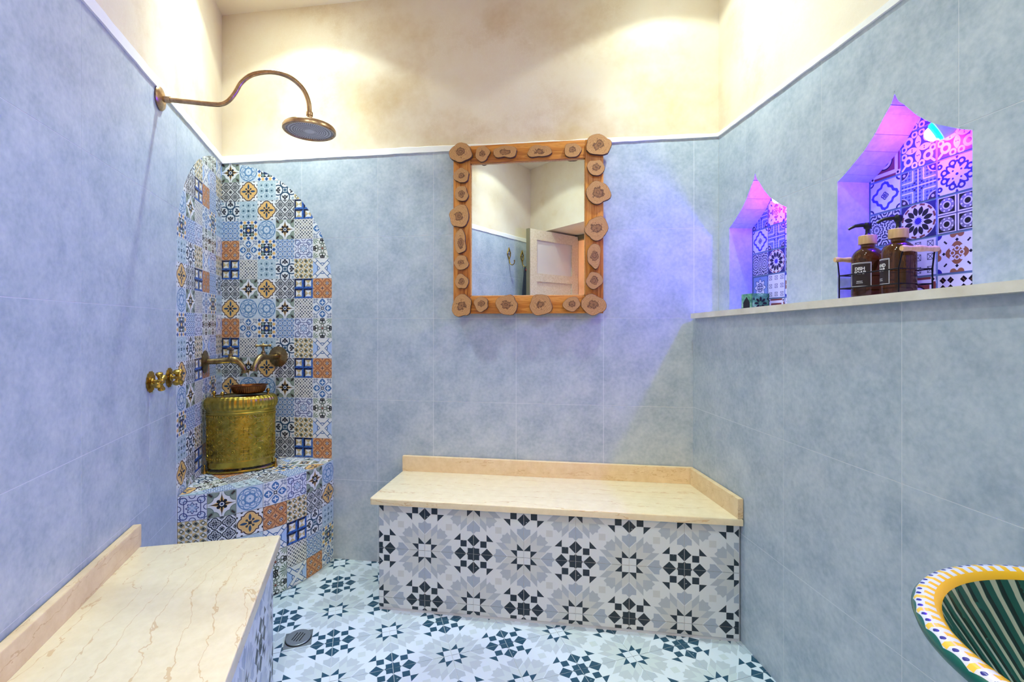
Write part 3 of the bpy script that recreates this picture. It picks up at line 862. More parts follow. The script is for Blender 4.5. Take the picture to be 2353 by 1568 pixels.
# thicker right wall below the ledge
LT = (CRp - CRlp).dot(-NR)
LEND = RS1 - 0.03
def shelf_z(s): return 1.247 + 0.027 * s
mb = MB().prism([(0, 0), (LEND, 0), (LEND, shelf_z(LEND) - 0.0225), (0, shelf_z(0) - 0.0225)], -LT + 0.001, -0.0004, FRL, back=True)
wall_rl = tag(put('wall_right_lower', mb.mesh('wall_right_lower', M_GROUT)), 'thick lower right wall of large grey tiles beneath the marble ledge', 'wall', kind='structure')
llc = [0.0, 0.201, 0.622, 1.043, 1.464, 1.885, RS1 - 0.03]; llr = [0.0, 0.408, 0.82, 1.222]
for i in range(len(llc) - 1):
    for j in range(3):
        q = rect(llc[i] + GAP, llr[j] + GAP, llc[i + 1] - GAP, llr[j + 1] - GAP if j < 2 else 1.4)
        if j == 2: q = clip_hp(q, (0, shelf_z(0) - 0.0235), (LEND, shelf_z(LEND) - 0.0235), False)
        tile_obj(wall_rl, FRL, [q], 0.0, M_GREY)

# white bands along the top of the tiles
mb = MB(); n = 40
def band(fr, u0, u1, h0, h1):
    mb = MB(); n = 60; rnd = random.Random(int(u1 * 1000) + 5); vs = []
    for i in range(n + 1):
        u = u0 + (u1 - u0) * i / n; hh = h0 + (h1 - h0) * i / n
        e0, e1 = rnd.uniform(-0.0012, 0.0012), rnd.uniform(-0.0025, 0.0025)
        for z, w_ in ((TRIM0 - 0.004 + e0, 0.0), (TRIM0 - 0.003 + e0, 0.006), (TRIM0 + hh - 0.005 + e1, 0.007), (TRIM0 + hh + e1, 0.0)):
            vs.append(fr @ V3((u, z, w_)))
    fs = [[i * 4 + k, (i + 1) * 4 + k, (i + 1) * 4 + k + 1, i * 4 + k + 1] for i in range(n) for k in range(3)]
    return mb.add(vs, fs)
tag(put('trim_1', band(FB, -1.888, 0.619, 0.038, 0.014).mesh('trim_1', M_TRIM)), 'uneven white plaster band along the top of the back wall tiles', 'trim', kind='structure')
tag(put('trim_2', band(FL, -LEFT_END, 0.0, 0.035, 0.036).mesh('trim_2', M_TRIM)), 'uneven white plaster band along the top of the left wall tiles', 'trim', kind='structure')
tag(put('trim_3', band(FR, 0.0, RS1, 0.016, 0.03).mesh('trim_3', M_TRIM)), 'uneven white plaster band along the top of the right wall tiles', 'trim', kind='structure')

# ceiling
EF = V3((0.735, 0.678, 0)).normalized()               # direction of the doorway wall
NF = V3((-EF.y, EF.x, 0))                              # towards the room
J1 = C1 + EF * 0.22
K0 = V3((0.05, 0.09, 0)); J2 = V3((0.42, YF, 0))
hull = [(CLp.x - 0.12, D + 0.1), (C1.x - 0.3, C1.y - 0.5), (RU.x + 0.2, -0.75), (RU.x + 0.25, YF), (CRp.x + 0.15, D + 0.1)]
mb = MB()
mb.prism([(p[0], p[1]) for p in hull], ZC, ZC + 0.1, None, back=True)
tag(put('ceiling', mb.mesh('ceiling', mat('pale_ceiling_plaster', rough=0.6, fn=lambda g: g.ramp(g.noise(2.5, 6), [(0.3, C(232, 219, 190)), (0.7, C(242, 234, 212))])))), 'cream plaster ceiling above the shower room', 'ceiling', kind='structure')

# front wall with the doorway the camera stands in (seen in the mirror)
def foot(poly, z0, z1, m_): return MB().prism([(p.x, p.y) for p in poly], z0, z1, None, back=True)
mbf = MB()
def addfoot(poly, z0, z1):
    q = [(p.x, p.y) for p in poly]
    if area(q) < 0: q = q[::-1]
    mbf.prism(q, z0, z1, None, back=True)
LZ = 2.15
RB = -NF * 0.6
addfoot([C1, J1, J1 + RB, C1 + RB], 0, ZC)
addfoot([J1, K0, K0 + RB * 0.5, J1 + RB], LZ, ZC)
addfoot([K0, J2, J2 + V3((0, -0.7, 0)), J1 + RB, K0 + RB * 0.5], LZ, ZC)
addfoot([J2, RU, RU + V3((0.0, -0.7, 0)), J2 + V3((0, -0.7, 0))], 0, ZC)
wall_front = tag(put('wall_front', mbf.mesh('wall_front', M_PLASTER)), 'cream plaster wall around the deep doorway, seen in the mirror', 'wall', kind='structure')

# floor
E1 = NL.copy(); E2 = DL.copy()
J0 = V3((-0.74, 1.755, 0)); TS = 0.2068
FF = hframe(J0, E1, -E2)                               # u along e1, v towards the back
Fi = FF.inverted()
roomq = [CLp, C1 + V3((0.0, -0.02, 0)), RLo + V3((0.12, 0, 0)), CRlp + V3((0.02, 0, 0))]
rq = [tuple((Fi @ p)[:2]) for p in roomq]
if area(rq) < 0: rq = rq[::-1]
mb = MB().prism([(-2.4, -1.7), (1.6, -1.7), (1.6, 2.5), (-2.4, 2.5)], -0.1, -0.0015, None, back=True)
floor = tag(put('floor', mb.mesh('floor', M_WGROUT)), 'floor of white tiles printed with dark stars and grey leaves', 'floor', kind='structure')
def star_tile(parent, fr, i, j, conv, ts, gap, w1, name):
    flip = (i + j) % 2 != 0
    q = clip(rect(i * ts + gap, j * ts + gap, (i + 1) * ts - gap, (j + 1) * ts - gap), conv)
    if not q or abs(area(q)) < 1e-4: return
    def uvf(p):
        u, v = p[0] / ts - i, p[1] / ts - j
        return ((1 - u) if flip else u, v)
    tile_obj(parent, fr, [q], w1, M_FLOORT if name == 'floor_tile' else M_BENCHT, name, uvf=uvf)
for i in range(-8, 12):
    for j in range(-14, 6):
        star_tile(floor, FF, i, j, rq, TS, 0.0009, 0.0, 'floor_tile')

# corridor beyond the door
mb = MB()
mb.box((0.3, -2.0, 1.3), (4.0, 0.1, 2.8)); mb.box((-1.5, -1.2, 1.3), (0.1, 2.0, 2.8)); mb.box((2.2, -1.2, 1.3), (0.1, 2.2, 2.8))
mb.box((0.3, -1.3, 2.75), (4.0, 1.5, 0.1))
tag(put('wall_corridor', mb.mesh('wall_corridor', M_CORR)), 'warm peach corridor walls beyond the open door, seen in the mirror', 'wall', kind='structure')

# ------------------------------------------------------------------ large built-in things
# bench along the back wall
YB = 1.885
bl, br = -0.840, 0.592
bench = thing('tiled_bench', (-0.13, 2.07, 0), 'long tiled bench with cream marble seat under the mirror on the back wall', 'bench')
body = MB().prism([(bl, D - 0.002), (bl, YB + 0.002), (br, YB + 0.002), (CRlp.x - 0.003, D - 0.002)], 0.0, 0.445, None, back=True)
bo = put('bench_body', body.mesh('bench_body', M_WGROUT), bench)
FBN = frame(V3((-0.641, YB, 0.26)), V3((1, 0, 0)), V3((0, -1, 0)))
TB = 0.2066
bconv = rect(bl + 0.641, -0.26 + 0.012, br - 0.003 + 0.641, 0.4445 - 0.26)
for i in range(-1, 7):
    for j in range(-2, 1):
        star_tile(bench, FBN, i, j, bconv, TB, 0.0008, 0.0, 'front_tile')
FBS = frame(V3((bl, YB, 0.26)), V3((0, -1, 0)), V3((-1, 0, 0)))
sconv = rect(-(D - YB) + 0.006, -0.248, 0.0, 0.1845)
for i in range(-2, 0):
    for j in range(-2, 1): star_tile(bench, FBS, i, j, sconv, TB, 0.0008, 0.001, 'side_tile')
seat = MB()
y0 = 1.866; sl = -0.876
spoly = [(sl + 0.012, y0), (0.598, y0), (CRlp.x - 0.002, D - 0.003), (sl, D - 0.003), (sl, y0 + 0.012), (sl + 0.004, y0 + 0.004)]
def rounded_slab(poly, z0, z1, b=0.005):
    bm = bmesh.new(); vs = [bm.verts.new((p[0], p[1], z0)) for p in poly]; f = bm.faces.new(vs)
    r = bmesh.ops.extrude_face_region(bm, geom=[f])
    for e in r['geom']:
        if isinstance(e, bmesh.types.BMVert): e.co.z = z1
    bmesh.ops.recalc_face_normals(bm, faces=list(bm.faces))
    ed = [e for e in bm.edges if all(v.co.z > (z0 + z1) / 2 for v in e.verts)]
    bmesh.ops.bevel(bm, geom=ed, offset=b, segments=3, affect='EDGES', profile=0.5)
    bm.verts.index_update(); mb = MB(); mb.add([v.co.copy() for v in bm.verts], [[v.index for v in f.verts] for f in bm.faces]); bm.free(); return mb
put('marble_seat', rounded_slab(spoly, 0.4455, 0.472).mesh('marble_seat', M_MARBLE_FINE, 40), bench)
up1 = rounded_slab([(sl, D - 0.022), (0.508, D - 0.022), (0.5045, D - 0.003), (sl, D - 0.003)], 0.4722, 0.547, 0.003)
put('marble_upstand', up1.mesh('marble_upstand', M_MARBLE_UP, 40), bench)
a0 = CRlp + DR * 0.022 + NR * 0.003; a1 = CRlp + DR * 0.40 + NR * 0.003
up2 = rounded_slab([tuple(p[:2]) for p in (a0, a0 + NR * 0.02, a1 + NR * 0.02, a1)][::-1], 0.4722, 0.547, 0.003)
put('marble_upstand', up2.mesh('marble_upstand', M_MARBLE_UP, 40), bench)

# bench along the left wall
def Lp(s, n, z=0.0): return CLp + DL * s + NL * n + V3((0, 0, z))
def L2(s, n): p = Lp(s, n); return (p.x, p.y)
S0, S1 = 1.05, 2.45
lb = thing('tiled_bench', tuple(Lp(1.75, 0.22)), 'tiled bench with veined cream marble seat along the left wall in front', 'bench')
body = MB().prism([L2(S0 + 0.03, 0.003), L2(S1 - 0.02, 0.003), L2(S1 - 0.02, 0.418), L2(S0 + 0.06, 0.418)], 0.0, 0.448, None, back=True)
put('bench_body', body.mesh('bench_body', M_WGROUT), lb)
FLB = frame(Lp(S0 + 0.06, 0.42, 0.26), DL, NL)
FLB = frame(Lp(S0 + 0.06 + TB * 2, 0.42, 0.26), -DL, NL)
lconv = rect(-(S1 - 0.02 - S0 - 0.06 - TB * 2), -0.248, TB * 2, 0.187)
for i in range(-5, 2):
    for j in range(-2, 1): star_tile(lb, FLB, i, j, lconv, TB, 0.0008, 0.0, 'front_tile')
FLE = frame(Lp(S0 + 0.045, 0.0, 0.26), NL, -DL)
econv = rect(0.003, -0.248, 0.418, 0.187)
for i in range(0, 3):
    for j in range(-2, 1): star_tile(lb, FLE, i, j, econv, TB, 0.0008, 0.0, 'side_tile')
FSL = hframe(Lp(S0, 0.0, 0.0), DL, NL)
sp_ = [(0.0, 0.003), (0.045, 0.437), (0.052, 0.441), (S1 - S0, 0.441), (S1 - S0, 0.003)]
sm = rounded_slab(sp_[::-1], 0.45, 0.485, 0.004)
put('marble_seat', sm.mesh('marble_seat', M_MARBLE_X, 40), lb, FSL)
um = rounded_slab([(-0.006, 0.003), (-0.006, 0.026), (S1 - S0, 0.026), (S1 - S0, 0.003)][::-1], 0.4852, 0.556, 0.004)
put('marble_upstand', um.mesh('marble_upstand', M_MARBLE_UP, 40), lb, FSL)

# round-fronted corner plinth covered in patchwork tiles
ZP = 0.508
A_ = V3((-1.603, 1.682, 0)); B_ = V3((-1.340, 1.917, 0)); Cc = V3((-1.257, D, 0))
def circ(a, b, c):
    ax, ay, bx, by, cx_, cy_ = a.x, a.y, b.x, b.y, c.x, c.y
    d = 2 * (ax * (by - cy_) + bx * (cy_ - ay) + cx_ * (ay - by))
    ux = ((ax * ax + ay * ay) * (by - cy_) + (bx * bx + by * by) * (cy_ - ay) + (cx_ * cx_ + cy_ * cy_) * (ay - by)) / d
    uy = ((ax * ax + ay * ay) * (cx_ - bx) + (bx * bx + by * by) * (ax - cx_) + (cx_ * cx_ + cy_ * cy_) * (bx - ax)) / d
    return V3((ux, uy, 0))
O_ = circ(A_, B_, Cc); RP = (A_ - O_).length
t0 = math.atan2(A_.y - O_.y, A_.x - O_.x); t1 = math.atan2(Cc.y - O_.y, Cc.x - O_.x)
def arcp(t, r=0.0): return (O_.x + (RP + r) * math.cos(t), O_.y + (RP + r) * math.sin(t))
plinth = thing('corner_plinth', (-1.6, 2.0, 0), 'round-fronted corner plinth covered in patchwork tiles under the brass bucket', 'plinth')
cl_in = (CLp.x + 0.004, CLp.y - 0.003)
pts_arc = [arcp(t0 + (t1 - t0) * k / 28, -0.001) for k in range(29)]
poly = [cl_in, (CLp.x + DL.x * 0.64 + 0.003, CLp.y + DL.y * 0.64 + 0.002)] + pts_arc[1:-1] + [(Cc.x, D - 0.003)]
if area(poly) < 0: poly = poly[::-1]
mb = MB().prism(poly, 0.0, ZP - 0.0015, None, back=True)
put('plinth_body', mb.mesh('plinth_body', M_WGROUT), plinth)
fcols = [[13, 15, 8, 10, 16], [1, 4, 7, 9, 12], [2, 5, 6, 3, 11], [11, 12, 16, 14, 14], [13, 15, 8, 10, 16], [1, 4, 7, 9, 12], [2, 5, 6, 3, 11]]
TP = (t1 - t0) / 7.0
for c in range(7):
    for r in range(5):
        z1 = ZP - 0.002 - 0.1028 * r; z0 = max(z1 - 0.1028, 0.002)
        vs = []; fs = []; uv = {}; K = 6; g_ = 0.001
        tc = t0 + TP * (c + 0.5); cx_, cy_ = arcp(tc); cz = (z0 + z1) / 2
        for k in range(K + 1):
            t = t0 + TP * c + g_ / RP + (TP - 2 * g_ / RP) * k / K
            for (rr, z) in ((-0.001, z0 + g_), (0.003, z0 + g_), (0.003, z1 - g_), (-0.001, z1 - g_)):
                p = arcp(t, rr); vs.append((p[0] - cx_, p[1] - cy_, z - cz))
        vb = 1 - (z1 - z0) / 0.1028
        for k in range(K):
            a = k * 4; b = a + 4
            uv[len(fs)] = [(k / K, vb), ((k + 1) / K, vb), ((k + 1) / K, 1), (k / K, 1)]
            fs += [[a + 1, b + 1, b + 2, a + 2], [a + 2, b + 2, b + 3, a + 3], [a, b, b + 1, a + 1]]
        fs += [[0, 1, 2, 3], [K * 4 + 3, K * 4 + 2, K * 4 + 1, K * 4]]
        put('patchwork_tile', MB().add(vs, fs, uv).mesh('patchwork_tile', PW[fcols[c][r]]), plinth, Matrix.Translation((cx_, cy_, cz)))
# tiles on top of the plinth
tex = (Cc - A_).normalized(); tey = V3((-tex.y, tex.x, 0))
FT = hframe(V3((A_.x, A_.y, ZP)), tex, tey); FTi = FT.inverted()
inner = [tuple((FTi @ V3((p[0], p[1], 0)))[:2]) for p in poly]
if area(inner) < 0: inner = inner[::-1]
tl = [[3, 6, 3, 6, 5, 2, 1, 10], [6, 9, 6, 4, 9, 5, 14, 16], [5, 14, 4, 7, 3, 1, 16, 8], [2, 7, 12, 13, 10, 16, 9, 3], [11, 13, 10, 9, 4, 8, 6, 7], [3, 9, 4, 6, 7, 5, 8, 1]]
for j in range(-2, 5):
    for i in range(-1, 8):
        grid_tile(plinth, FT, i * 0.104 - 0.02, j * 0.104, (i + 1) * 0.104 - 0.02, (j + 1) * 0.104, PW[tl[(j + 2) % 6][i % 8]], ('pt', tl[(j + 2) % 6][i % 8]), 'top_tile', inner)

# marble ledge on the lower right wall (it rises very slightly towards the front)
mb = MB()
def Rp(s, n, z): return CRp + DR * s + NR * n + V3((0, 0, z))
def shelf_z(s): return 1.247 + 0.027 * s
# straight slab with a tongue into each niche
le = RS1 - 0.03
bm = bmesh.new()
outline = [(0.0, LT + 0.022), (0.0, 0.001)]
for (s0, s1, sp, ap) in NICHES: outline += [(s0 + 0.001, 0.001), (s0 + 0.001, -ND + 0.005), (s1 - 0.001, -ND + 0.005), (s1 - 0.001, 0.001)]
outline += [(le, 0.001), (le, LT + 0.022)]
vs = [bm.verts.new(Rp(s + (0.0 if n < 0.1 else -0.003 if s < 0.1 else 0), n, shelf_z(s) - 0.022)) for s, n in outline]
f = bm.faces.new(vs); r = bmesh.ops.extrude_face_region(bm, geom=[f])
for e in r['geom']:
    if isinstance(e, bmesh.types.BMVert): e.co.z += 0.022
bmesh.ops.recalc_face_normals(bm, faces=list(bm.faces))
bmesh.ops.triangulate(bm, faces=[f for f in bm.faces if len(f.verts) > 4])
me = bpy.data.meshes.new('wall_ledge'); bm.to_mesh(me); bm.free(); me.materials.append(M_LEDGE)
tag(put('wall_ledge', me), 'narrow pale marble ledge running below the two niches on the right wall', 'ledge')

# ------------------------------------------------------------------ mirror
FM = frame(V3((-0.255, D - 0.012, 1.25)), V3((1, 0, 0)), V3((0, -1, 0)))       # u about centre, v from bottom
mir = thing('wall_mirror', (-0.255, D - 0.004, 1.25), 'square wall mirror in a pine frame studded with log slices', 'mirror')
MW, MH = 0.716, 0.81
def board(u0, v0, u1, v1, horiz):
    L_, H_ = (u1 - u0, v1 - v0) if horiz else (v1 - v0, u1 - u0)
    mb = MB().bevbox((0, 0, 0), (L_, H_, 0.022), 0.003)
    m_ = FM @ Matrix.Translation(((u0 + u1) / 2, (v0 + v1) / 2, 0.011))
    if not horiz: m_ = m_ @ Matrix.Rotation(pi / 2, 4, 'Z')
    put('frame_board', mb.mesh('frame_board', M_WOOD, 30), mir, m_)
hw = MW / 2; bw = 0.084
board(-hw, 0, -hw + bw, MH, False); board(hw - bw, 0, hw, MH, False)
board(-hw + bw, 0, hw - bw, bw, True); board(-hw + bw, MH - bw, hw - bw, MH, True)
put('mirror_backing', MB().prism(rect(-hw + 0.01, 0.01, hw - 0.01, MH - 0.01), -0.012, 0.0, back=True).mesh('mirror_backing', M_STAND), mir, FM)
put('mirror_glass', MB().prism(rect(-hw + bw - 0.006, bw - 0.006, hw - bw + 0.006, MH - bw + 0.006), 0.002, 0.006).mesh('mirror_glass', M_MIRROR), mir, FM)
lip = MB()
i0, i1, j0, j1 = -hw + bw, hw - bw, bw, MH - bw
for q in (rect(i0, j0, i0 + 0.004, j1), rect(i1 - 0.004, j0, i1, j1), rect(i0, j0, i1, j0 + 0.004), rect(i0, j1 - 0.004, i1, j1)): lip.prism(q, 0.006, 0.010)
put('inner_bead', lip.mesh('inner_bead', M_BAMBOO), mir, FM)
SL = [(165, 208, 85, 80), (335, 213, 58, 60), (515, 205, 90, 55), (782, 200, 90, 55), (1042, 187, 63, 60), (1245, 145, 95, 86),
      (1225, 325, 65, 64), (1243, 520, 88, 95), (1232, 800, 90, 90), (1215, 1015, 60, 92), (1212, 1210, 60, 70), (1205, 1400, 95, 82),
      (170, 387, 58, 60), (172, 530, 54, 60), (155, 705, 82, 85), (165, 905, 52, 92), (168, 1070, 60, 56), (172, 1218, 52, 60), (172, 1408, 78, 90),
      (325, 1395, 58, 57), (527, 1402, 88, 78), (793, 1402, 92, 80), (1035, 1395, 65, 58)]
rs = random.Random(3)
for (zx, zy, rx, ry) in SL:
    px, py = 1010 + zx / 3.41, 290 + zy / 3.41
    yw = D - 0.05
    Xc = (px - 1176.5) / F_PX; rx_ = Xc * math.cos(YAW) - math.sin(YAW); ry_ = Xc * math.sin(YAW) + math.cos(YAW)
    t = yw / ry_; x = rx_ * t; z = CAM_H + (HORIZON - py) / F_PX * t
    a, b = rx / 3.41 / F_PX * t * 1.02, ry / 3.41 / F_PX * t
    n = 30; ph = [rs.uniform(0, 6.28) for _ in range(5)]; am = [0.06, 0.045, 0.035, 0.03, 0.022]
    bean = 0.3 if abs(rx - ry) > 28 else 0.0
    def rad(k):
        q = 2 * pi * k / n; m_ = 1 + sum(am[i] * math.sin((i + 2) * q + ph[i]) for i in range(5)) + rs.uniform(-0.02, 0.02)
        if bean: m_ *= 1 - bean * max(0, math.cos(q - (-pi / 2 if rx > ry else 0))) ** 6
        return a * m_ * math.cos(q), b * m_ * math.sin(q), math.cos(q) * m_, math.sin(q) * m_
    ring = [rad(k) for k in range(n)]; th = rs.uniform(0.013, 0.02)
    vs = [(p[0] * 1.0, p[1] * 1.0, 0.0) for p in ring] + [(p[0], p[1], th * 0.8) for p in ring] + [(p[0] * 0.97, p[1] * 0.97, th) for p in ring] + [(0, 0, th)]
    fs = []; uv = {}
    for k in range(n):
        j = (k + 1) % n
        fs.append([k, j, n + j, n + k]); fs.append([n + k, n + j, 2 * n + j, 2 * n + k])
    nb_ = len(fs)
    for k in range(n):
        j = (k + 1) % n
        uv[len(fs)] = [(ring[k][2], ring[k][3]), (ring[j][2], ring[j][3]), (0, 0)]
        fs.append([2 * n + k, 2 * n + j, 3 * n])
    mb = MB().add(vs, fs, uv); mb.mi = [1] * nb_ + [0] * n
    uc, vc = x + 0.255, z - 1.25
    put('log_slice', mb.mesh('log_slice', [M_SLICE, M_BARK]), mir, FM @ Matrix.Translation((uc, vc, 0.0218)))

# ------------------------------------------------------------------ shower
FSH = frame(Lp(0.828, 0.0, 0.0), -DL, NL)                 # local: (u, z, n)
FW = hframe(Lp(0.828, 0.0, 0.0), NL, V3((-NL.y, NL.x, 0)))  # local x = out from wall, z up
sh = thing('shower', tuple(Lp(0.828, 0.0, 2.02)), 'antique brass rain shower on a swan-neck arm on the left wall', 'shower')
rotX = Matrix.Rotation(pi / 2, 4, 'Y')
mb = MB().lathe([(0.0, 0.0), (0.041, 0.0), (0.043, 0.004), (0.038, 0.010), (0.022, 0.015), (0.018, 0.017), (0.0, 0.017)], 36)
put('wall_flange', mb.mesh('wall_flange', M_SHOWER, 35), sh, FW @ Matrix.Translation((0.0005, 0, 2.023)) @ rotX)
mb = MB().lathe([(0.0, 0.0), (0.0125, 0.0), (0.0125, 0.02), (0.0, 0.02)], 6)
put('hex_nut', mb.mesh('hex_nut', M_SHOWER), sh, FW @ Matrix.Translation((0.016, 0, 2.023)) @ rotX)
arm = [(0.01, 2.022), (0.088, 2.024), (0.17, 2.026), (0.20, 2.031), (0.224, 2.048), (0.245, 2.08), (0.266, 2.122), (0.30, 2.156), (0.349, 2.176), (0.395, 2.18), (0.441, 2.167), (0.482, 2.132), (0.503, 2.084), (0.507, 2.03)]
mb = MB().tube(spline([(p[0], 0, p[1]) for p in arm], 6), 0.0088, 16)
put('swan_neck_arm', mb.mesh('swan_neck_arm', M_SHOWER, 60), sh, FW)
mb = MB().lathe([(0.0, 2.043), (0.0115, 2.043), (0.0125, 2.04), (0.0125, 2.028), (0.010, 2.026), (0.010, 2.016), (0.014, 2.010), (0.0, 2.010)], 24)
put('swivel_collar', mb.mesh('swivel_collar', M_SHOWER, 35), sh, FW @ Matrix.Translation((0.507, 0, 0)))
mb = MB().lathe([(0.0, 2.014), (0.014, 2.012), (0.03, 2.006), (0.075, 1.992), (0.094, 1.984), (0.099, 1.976), (0.099, 1.966), (0.095, 1.962), (0.090, 1.963), (0.088, 1.967)], 56)
hd = put('shower_head', mb.mesh('shower_head', M_SHOWER, 40), sh, FW @ Matrix.Translation((0.507, 0, 0)))
mb = MB().lathe([(0.0001, 1.9655), (0.02, 1.9655), (0.04, 1.966), (0.06, 1.9665), (0.089, 1.967)], 56, uv=True)
mb.f = [f[::-1] for f in mb.f]; mb.uv = {k: v[::-1] for k, v in mb.uv.items()}
put('nozzle_plate', mb.mesh('nozzle_plate', M_NOZZLE), hd, FW @ Matrix.Translation((0.507, 0, 0)))

# ------------------------------------------------------------------ taps and valves
def wall_axis(o, n):                                       # local z along the wall normal, y up
    ex = UP.cross(n).normalized(); m_ = Matrix.Identity(4)
    for i, c in enumerate((ex, UP, n)):
        for r in range(3): m_[r][i] = c[r]
    for r in range(3): m_[r][3] = o[r]
    return m_
def scallop(n, amp): return lambda r, z, a, k: r * (1 + (amp * math.cos(n * a) if r > 0.02 else 0))
def cross_valve(o, n, label, turn):
    t = thing('shower_valve', tuple(o), label, 'valve', 'cross-handle valves on the left wall')
    m_ = wall_axis(o, n)
    mb = MB().lathe([(0.0, 0.0), (0.036, 0.0), (0.037, 0.003), (0.028, 0.005), (0.013, 0.007), (0.011, 0.011), (0.0, 0.011)], 48, mod=scallop(14, 0.05))
    put('flower_flange', mb.mesh('flower_flange', M_BRASS2, 35), t, m_)
    mb = MB().lathe([(0.0, 0.009), (0.007, 0.009), (0.007, 0.021), (0.0115, 0.024), (0.0125, 0.03), (0.0115, 0.037), (0.0, 0.039)], 20)
    put('stem', mb.mesh('stem', M_BRASS2, 35), t, m_)
    h = MB()
    for k in range(4):
        R_ = Matrix.Rotation(turn + k * pi / 2, 4, 'Z') @ Matrix.Translation((0, 0, 0.030)) @ Matrix.Rotation(pi / 2, 4, 'Y')
        h.lathe([(0.0, 0.006), (0.0065, 0.008), (0.006, 0.014), (0.0085, 0.022), (0.0115, 0.028), (0.0105, 0.033), (0.0, 0.036)], 14, m=R_)
    h.lathe([(0.0, 0.043), (0.006, 0.042), (0.010, 0.038), (0.0105, 0.033)], 16)
    put('cross_handle', h.mesh('cross_handle', M_BRASS2, 45), t, m_)
cross_valve(Lp(0.904, 0.0005, 0.998), NL, 'brass cross-handle shower valve on the grey left wall, farther from the patchwork', 0.35)
cross_valve(Lp(0.734, 0.0005, 0.995), NL, 'brass cross-handle shower valve on the left wall beside the patchwork arch', 0.75)
def bib_tap(o, n, reach, drop, hz, label):
    t = thing('bib_tap', tuple(o), label, 'tap', 'bib taps over the bucket')
    m_ = wall_axis(o, n)
    mb = MB().lathe([(0.0, 0.0), (0.052, 0.0), (0.053, 0.003), (0.04, 0.007), (0.024, 0.010), (0.02, 0.013), (0.0, 0.013)], 60, mod=scallop(22, 0.035))
    put('rosette_flange', mb.mesh('rosette_flange', M_BRASS, 35), t, m_)
    r_ = reach
    path = spline([(0, 0, 0.008), (0, 0.001, r_ * 0.3), (0, 0.004, r_ * 0.55), (0, 0.006, r_ * 0.7), (0, -0.002, r_ * 0.82), (0, -0.022, r_ * 0.93), (0, -0.04, r_ * 0.985), (0, -drop, r_)], 5)
    n_ = len(path); rr = []
    for k in range(n_):
        f = k / (n_ - 1); rr.append(0.0135 + 0.0045 * math.exp(-((f - 0.46) / 0.12) ** 2) - 0.001 * f)
    put('spout', MB().tube(path, rr, 18).mesh('spout', M_BRASS, 60), t, m_)
    d_ = (path[-1] - path[-2]).normalized(); e_ = path[-1]
    put('spout_lip', MB().tube([e_ - d_ * 0.006, e_ - d_ * 0.004, e_ + d_ * 0.006, e_ + d_ * 0.007], [0.0132, 0.0165, 0.0165, 0.0132], 18).mesh('spout_lip', M_BRASS, 40), t, m_)
    V_ = m_ @ Matrix.Translation((0, 0.0, r_ * 0.64)) @ Matrix.Rotation(-pi / 2, 4, 'X')
    mb = MB().lathe([(0.015, 0.006), (0.0145, 0.016), (0.010, 0.022), (0.0095, 0.030), (0.0105, 0.032), (0.0055, 0.036), (0.005, hz), (0.0, hz)], 20)
    put('bonnet', mb.mesh('bonnet', M_BRASS, 35), t, V_)
    prof = [(0.0, -0.036), (0.005, -0.0355), (0.0075, -0.031), (0.006, -0.026), (0.0045, -0.022), (0.0055, -0.012), (0.009, 0.0), (0.0055, 0.012), (0.0045, 0.022), (0.006, 0.026), (0.0075, 0.031), (0.005, 0.0355), (0.0, 0.036)]
    mb = MB().lathe(prof, 16, m=Matrix.Translation((0, 0, hz)) @ Matrix.Rotation(0.5, 4, 'Z') @ Matrix.Rotation(pi / 2, 4, 'Y'))
    mb.lathe([(0.0055, hz), (0.006, hz + 0.008), (0.004, hz + 0.012), (0.0, hz + 0.013)], 12)
    put('tee_handle', mb.mesh('tee_handle', M_BRASS, 50), t, V_)
bib_tap(Lp(0.296, 0.0008, 1.022), NL, 0.168, 0.052, 0.058, 'aged brass bib tap reaching out from the left half of the patchwork arch')
bib_tap(V3((-1.56, D - 0.0008, 1.031)), V3((0, -1, 0)), 0.185, 0.052, 0.062, 'aged brass bib tap on the back wall half of the patchwork arch')

# ------------------------------------------------------------------ brass bucket, copper bowl
BC = V3((-1.605, 2.047, ZP)); ang = math.atan2(0.15, 0.246)
bk = thing('brass_bucket', tuple(BC), 'embossed oval brass bucket standing on the patchwork plinth in the corner', 'bucket')
MBK = Matrix.Translation(BC) @ Matrix.Rotation(ang, 4, 'Z')
SY = 0.56; RB_ = 0.142
def bucket_part(name, prof, m_, seg=96, mod=None, uvrep=None):
    mb = MB().lathe(prof, seg, sy=SY, mod=mod, uv=bool(uvrep))
    if uvrep: mb.uv = {k: [(p[0] * uvrep[0], p[1] * uvrep[1]) for p in v] for k, v in mb.uv.items()}
    return put(name, mb.mesh(name, m_, 40), bk, MBK)
bucket_part('base_ring', [(RB_ + 0.001, 0.003), (RB_ + 0.006, 0.005), (RB_ + 0.007, 0.009), (RB_ + 0.004, 0.013), (RB_ - 0.004, 0.012), (RB_ - 0.004, 0.004), (RB_ + 0.001, 0.003)], M_BRASSP)
bucket_part('base_band', [(0.0, 0.022), (RB_ - 0.006, 0.022), (RB_ - 0.001, 0.024), (RB_ + 0.001, 0.03), (RB_, 0.05), (RB_ + 0.001, 0.052), (RB_ - 0.001, 0.056)], M_BRASSP)
bucket_part('embossed_body', [(RB_ - 0.001, 0.054), (RB_ + 0.0005, 0.11), (RB_ + 0.001, 0.17), (RB_ + 0.0015, 0.22), (RB_ + 0.002, 0.268)], M_BUCKET, uvrep=(12, 4))
rel = MB()
def onb(u, z, h=0.0012):                                  # u: angle in cells of 30 degrees
    a = 2 * pi * u / 16.0; r = RB_ + 0.0009 + h
    return V3((r * math.cos(a), r * SY * math.sin(a), z))
